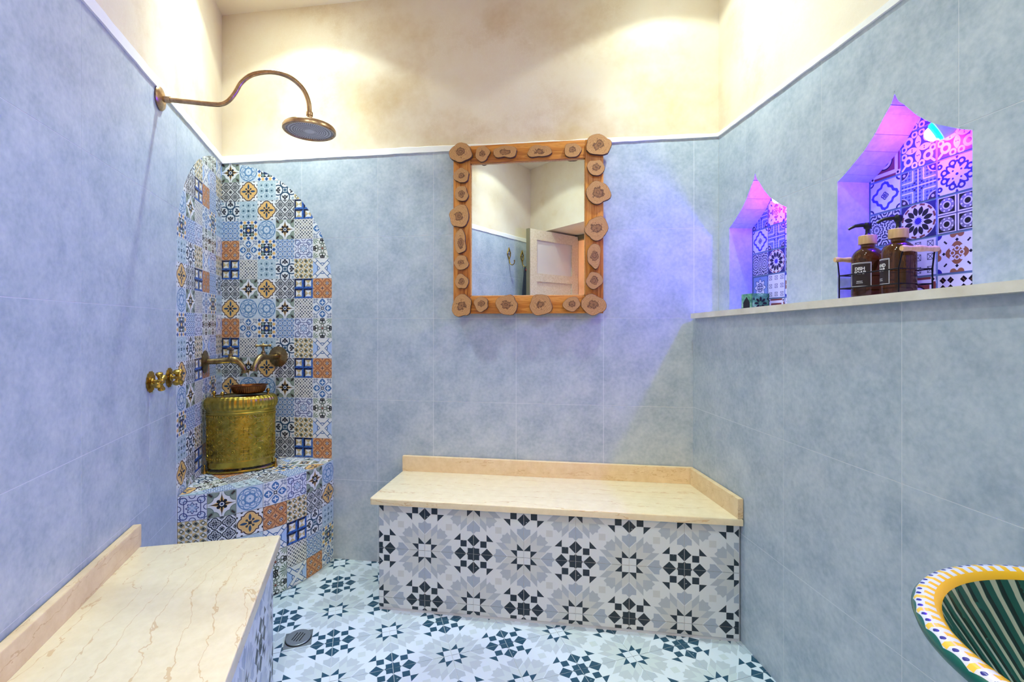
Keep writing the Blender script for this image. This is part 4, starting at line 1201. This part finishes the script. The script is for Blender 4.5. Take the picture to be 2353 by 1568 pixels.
def strap(p0, p1, rad=0.0022, m=4):
    rel.tube([onb(p0[0] + (p1[0] - p0[0]) * k / m, p0[1] + (p1[1] - p0[1]) * k / m, 0.0) for k in range(m + 1)], rad, 6)
CH = 0.047; ZB = 0.076
for i in range(16):
    for j in range(4):
        uc, zc = i + 0.5, ZB + CH * (j + 0.5); hu, hz_ = 0.46, CH * 0.46
        if (i + j) % 2 == 0:                                # strapwork: cross and broken square
            for sx_ in (-1, 1):
                strap((uc - hu * 0.95, zc - sx_ * hz_ * 0.95), (uc + hu * 0.95, zc + sx_ * hz_ * 0.95))
                strap((uc + sx_ * hu * 0.42, zc - hz_ * 0.9), (uc + sx_ * hu * 0.42, zc + hz_ * 0.9))
                strap((uc - hu * 0.9, zc + sx_ * hz_ * 0.42), (uc + hu * 0.9, zc + sx_ * hz_ * 0.42))
        else:                                               # rosette in a ring of straps
            for k in range(9):
                a = 2 * pi * k / 9
                p = onb(uc + hu * 0.36 * math.cos(a), zc + hz_ * 0.36 * math.sin(a), 0.0)
                rel.lathe([(0.0, -0.0028), (0.0028, -0.001), (0.0028, 0.001), (0.0, 0.0028)], 6, m=Matrix.Translation(p))
            rel.lathe([(0.0, -0.003), (0.003, 0.0), (0.0, 0.003)], 8, m=Matrix.Translation(onb(uc, zc, 0.0)))
            for k in range(8):
                a = 2 * pi * (k + 0.5) / 8; b2 = 2 * pi * (k + 1.5) / 8
                if k % 2 == 0: strap((uc + hu * 0.95 * math.cos(a), zc + hz_ * 0.95 * math.sin(a)), (uc + hu * 0.95 * math.cos(b2), zc + hz_ * 0.95 * math.sin(b2)), 0.0018, 2)
put('embossed_relief', rel.mesh('embossed_relief', M_BRASSP, 60), bk, MBK)
bead = MB()
for z_, rr_ in ((0.066, RB_ + 0.001), (0.262, RB_ + 0.002)):
    for k in range(64):
        a = 2 * pi * k / 64
        bead.lathe([(0.0, -0.008), (0.0022, -0.004), (0.0028, 0.003), (0.0, 0.007)], 6, m=Matrix.Translation((rr_ * math.cos(a), rr_ * SY * math.sin(a), z_)))
put('bead_rows', bead.mesh('bead_rows', M_BRASSP, 60), bk, MBK)
bucket_part('collar', [(RB_ + 0.001, 0.268), (RB_ + 0.006, 0.272), (RB_ + 0.006, 0.278), (RB_ + 0.002, 0.281), (RB_ + 0.004, 0.285), (RB_ + 0.004, 0.294), (RB_ - 0.002, 0.298)], M_BRASSP)
def flute(r, z, a, k): return r * (1 + (0.009 * math.cos(44 * a) if 0 < k < 6 else 0))
bucket_part('fluted_rim', [(RB_ + 0.002, 0.291), (RB_ + 0.007, 0.296), (RB_ + 0.011, 0.308), (RB_ + 0.012, 0.324), (RB_ + 0.009, 0.338), (RB_ + 0.0, 0.350), (RB_ - 0.014, 0.355), (RB_ - 0.024, 0.355)], M_BRASSP, 352, flute)
bucket_part('lid', [(RB_ - 0.022, 0.354), (RB_ - 0.03, 0.352), (0.08, 0.350), (0.0, 0.350)], M_BRASSP)
for k, (lx, ly) in enumerate(((-0.112, -0.008), (-0.072, -0.05), (0.112, 0.006))):
    mb = MB().lathe([(0.007, 0.0), (0.004, 0.005), (0.004, 0.009), (0.0085, 0.015), (0.009, 0.02), (0.006, 0.026), (0.0, 0.028)], 14)
    put('finial_knob', mb.mesh('finial_knob', M_BRASS2, 50), bk, MBK @ Matrix.Translation((lx, ly, 0.3515)))
for sx_ in (-1, 1):
    mb = MB().lathe([(0.0, 0.0), (0.008, 0.001), (0.0095, 0.006), (0.0055, 0.012), (0.004, 0.03), (0.0055, 0.036), (0.003, 0.042), (0.0, 0.043)], 12)
    put('foot', mb.mesh('foot', M_BRASS2, 50), bk, MBK @ Matrix.Translation((sx_ * (RB_ + 0.005), -0.024, 0.0)))
for dx, dy in ((0.0, -0.06), (0.07, 0.05), (-0.07, 0.05)):
    put('under_foot', MB().lathe([(0.0, 0.0), (0.012, 0.0), (0.012, 0.024), (0.0, 0.024)], 12).mesh('under_foot', M_BRASS, 40), bk, MBK @ Matrix.Translation((dx, dy, 0)))
cb = thing('copper_bowl', tuple(MBK @ V3((0.03, 0.0, 0.3515))), 'shallow fluted copper bowl resting on the brass bucket lid', 'bowl')
MCB = MBK @ Matrix.Translation((0.03, 0.0, 0.3592)) @ Matrix.Rotation(-0.055, 4, 'X')
def fl2(r, z, a, k): return r * (1 + (0.018 * math.cos(50 * a) if k in (2, 3) else 0))
mb = MB().lathe([(0.0, 0.001), (0.056, 0.0), (0.066, 0.008), (0.073, 0.024), (0.077, 0.036)], 200, mod=fl2)
put('fluted_wall', mb.mesh('fluted_wall', M_COPPER, 60), cb, MCB)
mb = MB().lathe([(0.078, 0.036), (0.084, 0.038), (0.084, 0.041), (0.077, 0.041), (0.070, 0.026), (0.06, 0.012), (0.0, 0.009)], 64)
put('rim', mb.mesh('rim', M_COPPER, 60), cb, MCB)

# ------------------------------------------------------------------ niche lamps, bottles, caddy, jar
def niche_lamp(s, z, n, label):
    P = Rp(s, n, z); dirv = (-DR * 0.6 - UP * 0.4 + NR * 0.5).normalized()
    t = thing('niche_lamp', tuple(P), label, 'lamp', 'blue LED lamps in the niches')
    q = dirv.to_track_quat('Z', 'Y').to_matrix().to_4x4(); m_ = Matrix.Translation(P) @ q
    put('housing', MB().lathe([(0.0, -0.03), (0.02, -0.03), (0.026, -0.02), (0.026, 0.0), (0.024, 0.002), (0.0, 0.002)], 28).mesh('housing', M_WHITEM, 35), t, m_)
    put('halo_ring', MB().lathe([(0.0185, 0.013), (0.024, 0.009), (0.026, 0.002)], 28).mesh('halo_ring', M_LEDRING), t, m_)
    put('lens', MB().lathe([(0.0185, 0.0125), (0.0165, 0.02), (0.011, 0.026), (0.0, 0.029)], 28).mesh('lens', M_LEDCORE, 60), t, m_)
    l = bpy.data.lights.new('niche_light', 'SPOT'); l.energy = LED_W; l.color = LED_COL; l.shadow_soft_size = 0.012; l.spot_size = math.radians(115); l.spot_blend = 1.0
    aim = (NR * 0.92 + DR * 0.26 - UP * 0.16).normalized()
    lo = bpy.data.objects.new('niche_light', l); COL.objects.link(lo)
    lw = Matrix.Translation(P + dirv * 0.045) @ (-aim).to_track_quat('Z', 'Y').to_matrix().to_4x4(); lo.parent = t; lo.matrix_parent_inverse = W[t.name].inverted(); lo.matrix_basis = lw
    l = bpy.data.lights.new('niche_glow', 'POINT'); l.energy = LED_GLOW_W; l.color = LED_COL; l.shadow_soft_size = 0.015
    lo = bpy.data.objects.new('niche_glow', l); COL.objects.link(lo)
    lo.parent = t; lo.matrix_parent_inverse = W[t.name].inverted(); lo.matrix_basis = Matrix.Translation(P + dirv * 0.04 - NR * 0.04)
niche_lamp(0.957, 1.692, -0.052, 'blue LED lamp glowing under the arch of the larger nearer niche')
niche_lamp(0.345, 1.688, -0.055, 'blue LED lamp tucked under the arch of the smaller farther niche')

def text_mesh(txt, size, R_, z, a_c, bold=0.0):
    """lettering wrapped round a bottle of radius R_, centred at angle a_c"""
    cu = bpy.data.curves.new('lettering', 'FONT'); cu.body = txt; cu.size = size; cu.align_x = 'CENTER'; cu.offset = bold; cu.resolution_u = 3
    ob = bpy.data.objects.new('lettering_tmp', cu); COL.objects.link(ob)
    bpy.context.view_layer.update()
    dg = bpy.context.evaluated_depsgraph_get(); ev = ob.evaluated_get(dg); me = ev.to_mesh()
    vs = [v.co.copy() for v in me.vertices]; fs = [list(p.vertices) for p in me.polygons]; ev.to_mesh_clear()
    bpy.data.objects.remove(ob, do_unlink=True); bpy.data.curves.remove(cu)
    out = [(R_ * math.cos(a_c + v.x / R_), R_ * math.sin(a_c + v.x / R_), z + v.y) for v in vs]
    return out, fs
def bottle(s, n, words, label, spin, ac):
    P = Rp(s, n, shelf_z(0.85) + 0.0052)
    t = thing('soap_bottle', tuple(P), label, 'bottle', 'amber soap bottles in the caddy')
    m_ = Matrix.Translation(P)
    R_ = 0.039
    prof = [(0.0, 0.002), (0.034, 0.0), (0.038, 0.003), (R_, 0.008), (R_, 0.11), (0.0375, 0.120), (0.033, 0.130), (0.026, 0.138), (0.018, 0.143), (0.0165, 0.146), (0.0165, 0.156), (0.0, 0.156)]
    put('glass_body', MB().lathe(prof, 48).mesh('glass_body', M_AMBER, 40), t, m_)
    cap = put('bamboo_cap', MB().lathe([(0.0, 0.153), (0.0215, 0.153), (0.0222, 0.154), (0.0222, 0.177), (0.0212, 0.178), (0.0, 0.178)], 40).mesh('bamboo_cap', M_BAMBOO, 35), t, m_)
    pm = MB().lathe([(0.009, 0.178), (0.007, 0.182), (0.0055, 0.186), (0.0055, 0.196), (0.0095, 0.2), (0.0105, 0.211), (0.009, 0.215), (0.0, 0.216)], 18)
    pd = Matrix.Rotation(spin, 4, 'Z')
    pm.tube([pd @ V3(p) for p in ((0, 0, 0.209), (0.015, 0, 0.2095), (0.03, 0, 0.208), (0.04, 0, 0.203), (0.046, 0, 0.199))], [0.0065, 0.006, 0.005, 0.004, 0.0035], 10)
    put('pump_head', pm.mesh('pump_head', M_BLACKP, 40), t, m_)
    lab = put('label_panel', MB().lathe([(R_ + 0.0004, 0.03), (R_ + 0.0004, 0.1)], 24, a0=ac - 0.72, a1=ac + 0.72).mesh('label_panel', M_LABEL, 60), t, m_)
    Rt = R_ + 0.0008; ink = MB()
    for (b0, b1, z0, z1) in ((-0.70, 0.70, 0.0975, 0.0987), (-0.70, 0.70, 0.0313, 0.0325), (-0.70, -0.675, 0.0313, 0.0987), (0.675, 0.70, 0.0313, 0.0987), (-0.655, 0.655, 0.0955, 0.0961), (0.645, 0.655, 0.034, 0.096), (-0.655, -0.645, 0.034, 0.096)):
        ink.lathe([(Rt, z0), (Rt, z1)], 16, a0=ac + b0, a1=ac + b1)
    put('label_border', ink.mesh('label_border', M_INK), lab, m_)
    tx = MB()
    for wd, z in zip(words, (0.0775, 0.0665)):
        a_, b_ = text_mesh(wd, 0.0122, Rt, z, ac, 0.0004); tx.add(a_, b_)
    for z, w_ in ((0.045, 0.2), (0.0405, 0.22)):
        for k in range(5): tx.lathe([(Rt, z), (Rt, z + 0.0016)], 3, a0=ac - w_ + k * w_ * 0.4, a1=ac - w_ + k * w_ * 0.4 + w_ * 0.3)
    put('lettering', tx.mesh('lettering', M_INK), lab, m_)
face = math.atan2((NR * 0.8 + DR * 0.6).y, (NR * 0.8 + DR * 0.6).x)
bottle(0.797, -0.004, ('DISH', 'SOAP'), 'amber dish soap pump bottle, the farther one in the wire caddy', face - 1.1, math.radians(-146))
bottle(0.892, -0.006, ('HAND', 'SOAP'), 'amber hand soap pump bottle, the nearer one in the wire caddy', face - 1.25, math.radians(-188))
# caddy
c0, c1_, n0, n1 = 0.748, 0.941, 0.042, -0.053
zs = shelf_z(0.85)
cad = thing('wire_caddy', tuple(Rp(0.845, -0.005, zs)), 'black wire caddy with two turned wooden grips holding the soap bottles', 'caddy')
def loop(z, name):
    p = [Rp(c0, n0, z), Rp(c1_, n0, z), Rp(c1_, n1, z), Rp(c0, n1, z), Rp(c0, n0, z)]
    put(name, MB().tube(p, 0.0018, 8).mesh(name, M_WIRE, 60), cad)
loop(zs + 0.0725, 'wire_rail'); loop(zs + 0.034, 'wire_rail')
base = MB()
for k in range(7):
    s = c0 + (c1_ - c0) * k / 6; base.tube([Rp(s, n0, zs + 0.0036 + 0.002 * 0), Rp(s, n1, zs + 0.0036)], 0.0012, 6)
put('wire_base', base.mesh('wire_base', M_WIRE, 60), cad)
for s, so in ((c0, -0.012), (c1_, 0.012)):
    for n in (n0, n1):
        put('wire_upright', MB().tube([Rp(s, n, zs + 0.002), Rp(s, n, zs + 0.0725), Rp(s + so * 0.6, n * 0.95, zs + 0.11), Rp(s + so, n * 0.9, zs + 0.122)], 0.0019, 8).mesh('wire_upright', M_WIRE, 60), cad)
    pa, pb = Rp(s + so, n0 * 0.9 + 0.008, zs + 0.122), Rp(s + so, n1 * 0.9 - 0.008, zs + 0.122)
    N_ = 14; pp = [pa.lerp(pb, k / N_) for k in range(N_ + 1)]
    rr = [0.0075 + 0.0012 * math.cos(4 * pi * k / N_) for k in range(N_ + 1)]; rr[0] = rr[-1] = 0.0065
    put('wooden_grip', MB().tube(pp, rr, 16).mesh('wooden_grip', M_BAMBOO, 60), cad)
# green pierced box
jb = thing('ceramic_box', tuple(Rp(0.214, -0.038, shelf_z(0.21))), 'small green glazed pierced ceramic box in the smaller niche', 'box')
FJ = hframe(Rp(0.214, -0.038, shelf_z(0.21) + 0.001), DR, -NR)       # x towards camera, y into the niche
jh = 0.07; h_ = 0.037
mbj = MB()
for (u, v, su, sv) in ((0, -h_ + 0.003, 2 * h_, 0.006), (0, h_ - 0.003, 2 * h_, 0.006), (-h_ + 0.003, 0, 0.006, 2 * h_), (h_ - 0.003, 0, 0.006, 2 * h_)):
    mbj.bevbox((u, v, jh / 2), (su, sv, jh), 0.0018)
put('box_wall', mbj.mesh('box_wall', M_GREENJ, 40), jb, FJ)
put('box_floor', MB().box((0, 0, 0.003), (0.066, 0.066, 0.006)).mesh('box_floor', M_GREENJ), jb, FJ)
def shade_shape(poly, face):
    if face == 'room': m_ = FJ @ Matrix.Translation((0, -h_, 0.0)) @ Matrix.Rotation(pi / 2, 4, 'X')
    else: m_ = FJ @ Matrix.Translation((h_, 0, 0)) @ Matrix.Rotation(pi / 2, 4, 'Z') @ Matrix.Rotation(pi / 2, 4, 'X')
    put('opening_shade', MB().prism(poly, -0.001, 0.0006).mesh('opening_shade', M_SHADE), jb, m_)  # dark plate on the face, painting the shade of a hole
shade_shape([(-0.022, 0.006), (0.022, 0.006), (0.022, 0.034), (0.012, 0.046), (0.0, 0.058), (-0.012, 0.046), (-0.022, 0.034)], 'room')
for k in range(8):
    a = 2 * pi * k / 8; cx_, cy_ = 0.0, 0.03
    pl = []
    for q in range(8):
        b = 2 * pi * q / 8; lx, ly = 0.017 + 0.0095 * math.cos(b), 0.0048 * math.sin(b)
        pl.append((cx_ + lx * math.cos(a) - ly * math.sin(a), cy_ + lx * math.sin(a) + ly * math.cos(a)))
    shade_shape(pl, 'front')
for sx_ in (-1, 1):
    for zz in (0.012, 0.05): shade_shape([(sx_ * 0.029 - 0.004, zz - 0.006), (sx_ * 0.029 + 0.004, zz - 0.006), (sx_ * 0.029, zz + 0.006)], 'front')

# ------------------------------------------------------------------ floor drain
FD = hframe(V3((-1.063, 1.659, 0)), (V3((0.088, 0.044, 0))).normalized(), V3((-0.044, 0.088, 0)).normalized())
dr = thing('floor_drain', (-1.063, 1.659, 0.0), 'steel floor drain with a round slotted grate beside the corner plinth', 'drain')
put('drain_plate', MB().bevbox((0, 0, 0.0012), (0.097, 0.092, 0.0024), 0.0008).mesh('drain_plate', M_STEEL, 30), dr, FD)
put('grate_shade', MB().lathe([(0.0, 0.0026), (0.0465, 0.0026)], 40).mesh('grate_shade', M_SHADE), dr, FD)  # dark disc painting the shade under the raised grate
MG = FD @ Matrix.Translation((0, 0.001, 0.0085)) @ Matrix.Rotation(0.05, 4, 'X')
gt = put('round_grate', MB().lathe([(0.0, -0.005), (0.043, -0.005), (0.0445, -0.003), (0.0445, 0.0), (0.043, 0.0012), (0.0, 0.0016)], 48).mesh('round_grate', M_STEEL, 35), dr, MG)
for k in range(4):
    lx = (k - 1.5) * 0.010; ln = 0.02 if k in (0, 3) else 0.024
    put('slot_shade', MB().bevbox((0, 0, 0), (0.0034, ln * 2, 0.0012), 0.0005).mesh('slot_shade', M_SHADE), gt, MG @ Matrix.Rotation(-0.45, 4, 'Z') @ Matrix.Translation((lx, 0, 0.0015)))  # dark bars laid on the grate as painted shade

# ------------------------------------------------------------------ painted basin on a stand
BX, BY, BZ, BR = 0.555, 0.508, 0.88, 0.203
bs = thing('painted_basin', (BX, BY, 0.76), 'green striped ceramic basin with yellow and blue painted rim at the right edge', 'basin')
MBS = Matrix.Translation((BX, BY, BZ))
rim_p = [(BR - 0.003, -0.012), (BR, -0.003), (BR - 0.005, 0.004), (BR - 0.013, 0.0055), (BR - 0.022, 0.003), (BR - 0.027, -0.004)]
mb = MB().lathe(rim_p, 136, uv=True); put('painted_rim', mb.mesh('painted_rim', M_BASIN_RIM, 60), bs, MBS)
mb = MB().lathe([(BR - 0.027, -0.004), (BR - 0.036, -0.02), (BR - 0.056, -0.05), (BR - 0.08, -0.085), (BR - 0.12, -0.108), (0.03, -0.113), (0.0, -0.113)], 152, uv=True, mod=lambda r, z, a, k: r * (1 + (0.008 * math.cos(46 * a) if 0 < k < 5 else 0)))
put('fluted_inside', mb.mesh('fluted_inside', M_BASIN_IN, 60), bs, MBS)
mb = MB().lathe([(0.0, -0.122), (0.06, -0.122), (0.09, -0.116), (0.14, -0.085), (0.165, -0.05), (BR - 0.02, -0.024), (BR - 0.003, -0.012)], 96)
put('outer_wall', mb.mesh('outer_wall', M_BASIN_OUT, 60), bs, MBS)
st = thing('wooden_stand', (BX, BY, 0), 'round wooden stand under the painted green basin', 'stand')
put('stand_top', MB().lathe([(0.0, 0.728), (0.125, 0.728), (0.13, 0.734), (0.13, 0.752), (0.126, 0.756), (0.0, 0.756)], 48).mesh('stand_top', M_STAND, 35), st, Matrix.Translation((BX, BY, 0)))
for k in range(3):
    a = k * 2 * pi / 3 + 0.3
    put('leg', MB().tube([(BX + 0.09 * math.cos(a), BY + 0.09 * math.sin(a), 0.73), (BX + 0.13 * math.cos(a), BY + 0.13 * math.sin(a), 0.004)], [0.018, 0.013], 12).mesh('leg', M_STAND, 50), st)

# ------------------------------------------------------------------ things seen in the mirror: door, hooks, robe
HG = V3((-0.062, -0.63, 0))
FE = V3((-0.52, -0.10, 0)); dv = (FE - HG); dl_ = dv.length; dv.normalize(); dn = V3((-dv.y, dv.x, 0))
if dn.y < 0: dn = -dn
FDR = frame(HG, dv, dn)
door = tag(put('door_1', MB().prism(rect(0.095, 0.72, dl_ - 0.095, 1.0), 0.01, 0.03, back=True).mesh('door_1', M_DOORP), None, FDR), 'cream panelled door standing open, seen in the mirror', 'door', kind='structure')
def dpart(name, q, w0, w1, m_): return put(name, MB().prism(q, w0, w1, back=True).mesh(name, m_), door, FDR)
dpart('stile', rect(0, 0.01, 0.095, 2.13), 0, 0.04, M_DOORP); dpart('stile', rect(dl_ - 0.095, 0.01, dl_, 2.13), 0, 0.04, M_DOORP)
for z0, z1 in ((0.01, 0.2), (0.62, 0.72), (1.0, 1.06), (1.62, 1.70), (2.03, 2.13)): dpart('rail', rect(0.095, z0, dl_ - 0.095, z1), 0, 0.04, M_DOORP)
dpart('lower_panel', rect(0.095, 0.2, dl_ - 0.095, 0.62), 0.01, 0.03, M_DOORP)
dpart('mid_panel', rect(0.095, 1.06, dl_ - 0.095, 1.62), 0.01, 0.03, M_DOORP)
dpart('frosted_pane', rect(0.095, 1.70, dl_ - 0.095, 2.03), 0.014, 0.026, M_FROST)
dpart('door_edge', rect(dl_, 0.01, dl_ + 0.012, 2.13), 0.0, 0.042, M_EDGE)
mb = MB(); 
for u in (-0.03, 0.74): mb.prism(rect(u, 0, u + 0.03, 2.15), -0.04, 0.02)
FDF = frame(HG, EF, NF)
put('door_frame', MB().prism(rect(-0.045, 0, -0.01, LZ - 0.002), -0.06, 0.02, back=True).prism(rect(-0.045, LZ - 0.05, 0.75, LZ - 0.002), -0.06, -0.005, back=True).mesh('door_frame', M_EDGE), door, FDF)
def hook(s, z, label):
    o = Lp(s, 0.0006, z); t = thing('robe_hook', tuple(o), label, 'hook', 'brass robe hooks on the left wall')
    m_ = wall_axis(o, NL)
    mb = MB(); a, b = 0.03, 0.055
    for k, (p, q) in enumerate((((0, b), (-a, 0)), ((-a, 0), (0, -b)), ((0, -b), (a, 0)), ((a, 0), (0, b)))):
        P_, Q_ = V3((p[0], p[1], 0.003)), V3((q[0], q[1], 0.003))
        mb.tube([P_, Q_], 0.004, 8)
        for f in (0.25, 0.5, 0.75):
            c_ = P_.lerp(Q_, f); mb.lathe([(0.0, -0.002), (0.007, 0.0), (0.006, 0.005), (0.0, 0.007)], 10, m=Matrix.Translation(c_))
    mb.tube([(-a * 0.6, 0, 0.003), (a * 0.6, 0, 0.003)], 0.003, 6); mb.lathe([(0.0, 0.0), (0.009, 0.001), (0.006, 0.008), (0.0, 0.009)], 12, m=Matrix.Translation((0, b, 0)))
    put('diamond_plate', mb.mesh('diamond_plate', M_BRASS2, 50), t, m_)
    hk = MB().tube(spline([(0, -0.045, 0.004), (0, -0.07, 0.008), (0, -0.1, 0.02), (0, -0.112, 0.042), (0, -0.1, 0.064), (0, -0.075, 0.068)], 6), 0.0045, 10)
    hk.lathe([(0.0, -0.008), (0.007, -0.004), (0.008, 0.003), (0.0, 0.008)], 12, m=Matrix.Translation((0, -0.072, 0.068)))
    put('hook_arm', hk.mesh('hook_arm', M_BRASS2, 60), t, m_)
hook(2.672, 1.895, 'brass diamond-backed robe hook on the left wall, the empty one in the mirror')
hook(2.908, 1.898, 'brass diamond-backed robe hook beside the door edge, with a robe, in the mirror')
ro = wall_axis(Lp(2.908, 0.0006, 1.7805), NL)
mb = MB(); n = 22; vs = []
for j in range(12):
    f = j / 11; z = 0.0 - 1.0 * f
    for i in range(n):
        a = 2 * pi * i / n
        wd = (0.016 + 0.075 * min(1, f * 2.2)) * (1 + 0.12 * math.sin(5 * a + 2 * f)); dp = (0.010 + 0.016 * min(1, f * 2)) * (1 + 0.25 * math.sin(5 * a))
        vs.append((wd * math.cos(a), z, 0.045 + dp * math.sin(a)))
fs = [[j * n + i, j * n + (i + 1) % n, (j + 1) * n + (i + 1) % n, (j + 1) * n + i] for j in range(11) for i in range(n)] + [list(range(n)), [11 * n + i for i in range(n - 1, -1, -1)]]
rb = put('hanging_robe', mb.add(vs, fs).mesh('hanging_robe', M_CLOTH, 60), None, ro)
tag(rb, 'dark cloth robe hanging from the hook beside the door, seen in the mirror', 'robe')
mb = MB().lathe([(0.0, -0.026), (0.014, -0.018), (0.02, 0.0), (0.013, 0.018), (0.0, 0.022)], 14, mod=lambda r, z, a, k: r * (1 + 0.15 * math.sin(3 * a + k)))
put('red_collar', mb.mesh('red_collar', M_RED, 60), rb, ro @ Matrix.Translation((0.0, -0.028, 0.072)))

# ------------------------------------------------------------------ ceiling downlights (real fixtures, each with its own lamp)
for (x, y, kf, lab) in ((-1.38, 1.88, 1.22, 'round recessed downlight near the patchwork corner'), (0.38, 1.86, 0.95, 'round recessed downlight near the right end of the back wall'),
                    (-0.50, 0.38, 0.85, 'round recessed downlight near the door corner'), (0.12, 0.72, 0.75, 'round recessed downlight above the right niche wall')):
    t = thing('downlight', (x, y, ZC), lab, 'light', 'ceiling downlights')
    m_ = Matrix.Translation((x, y, ZC))
    put('trim_ring', MB().lathe([(0.036, -0.002), (0.038, -0.006), (0.05, -0.005), (0.054, -0.0005)], 40).mesh('trim_ring', M_WHITEM, 40), t, m_)
    mb = MB().lathe([(0.0, -0.0015), (0.036, -0.0015)], 32); mb.f = [f[::-1] for f in mb.f]
    put('lens', mb.mesh('lens', M_DOWNLENS), t, m_)
    l = bpy.data.lights.new('downlight_lamp', 'SPOT'); l.energy = SPOT_W; l.color = SPOT_COL; l.spot_size = math.radians(128); l.spot_blend = 0.14; l.shadow_soft_size = 0.03
    lo = bpy.data.objects.new('downlight_lamp', l); COL.objects.link(lo)
    lo.parent = t; lo.matrix_parent_inverse = W[t.name].inverted(); lo.matrix_basis = Matrix.Translation((x, y, ZC - 0.02))
    l = bpy.data.lights.new('downlight_beam', 'SPOT'); l.energy = BEAM_W * kf; l.color = SPOT_COL; l.spot_size = math.radians(100); l.spot_blend = 1.0; l.shadow_soft_size = 0.03
    lo = bpy.data.objects.new('downlight_beam', l); COL.objects.link(lo)
    lo.parent = t; lo.matrix_parent_inverse = W[t.name].inverted(); lo.matrix_basis = Matrix.Translation((x, y, ZC - 0.022))
    l = bpy.data.lights.new('downlight_spill', 'AREA'); l.shape = 'DISK'; l.size = 0.09; l.energy = SPILL_W * kf; l.color = SPOT_COL
    lo = bpy.data.objects.new('downlight_spill', l); COL.objects.link(lo)
    lo.parent = t; lo.matrix_parent_inverse = W[t.name].inverted(); lo.matrix_basis = Matrix.Translation((x, y, ZC - 0.012))
cl = thing('corridor_lamp', (0.35, -1.3, 2.66), 'warm globe lamp on the corridor ceiling behind the doorway', 'lamp')
put('globe', MB().lathe([(0.0, -0.09), (0.05, -0.075), (0.07, -0.03), (0.05, 0.02), (0.03, 0.04)], 24).mesh('globe', mat('warm_globe', C(255, 230, 190), 0.4, emit=(1, 0.7, 0.4, 1), estr=4.0), 60), cl, Matrix.Translation((0.35, -1.3, 2.66)))
l = bpy.data.lights.new('corridor_light', 'POINT'); l.energy = CORR_W; l.color = (1.0, 0.66, 0.36); l.shadow_soft_size = 0.08
lo = bpy.data.objects.new('corridor_light', l); COL.objects.link(lo)
lo.parent = cl; lo.matrix_parent_inverse = W[cl.name].inverted(); lo.matrix_basis = Matrix.Translation((0.35, -1.3, 2.45))
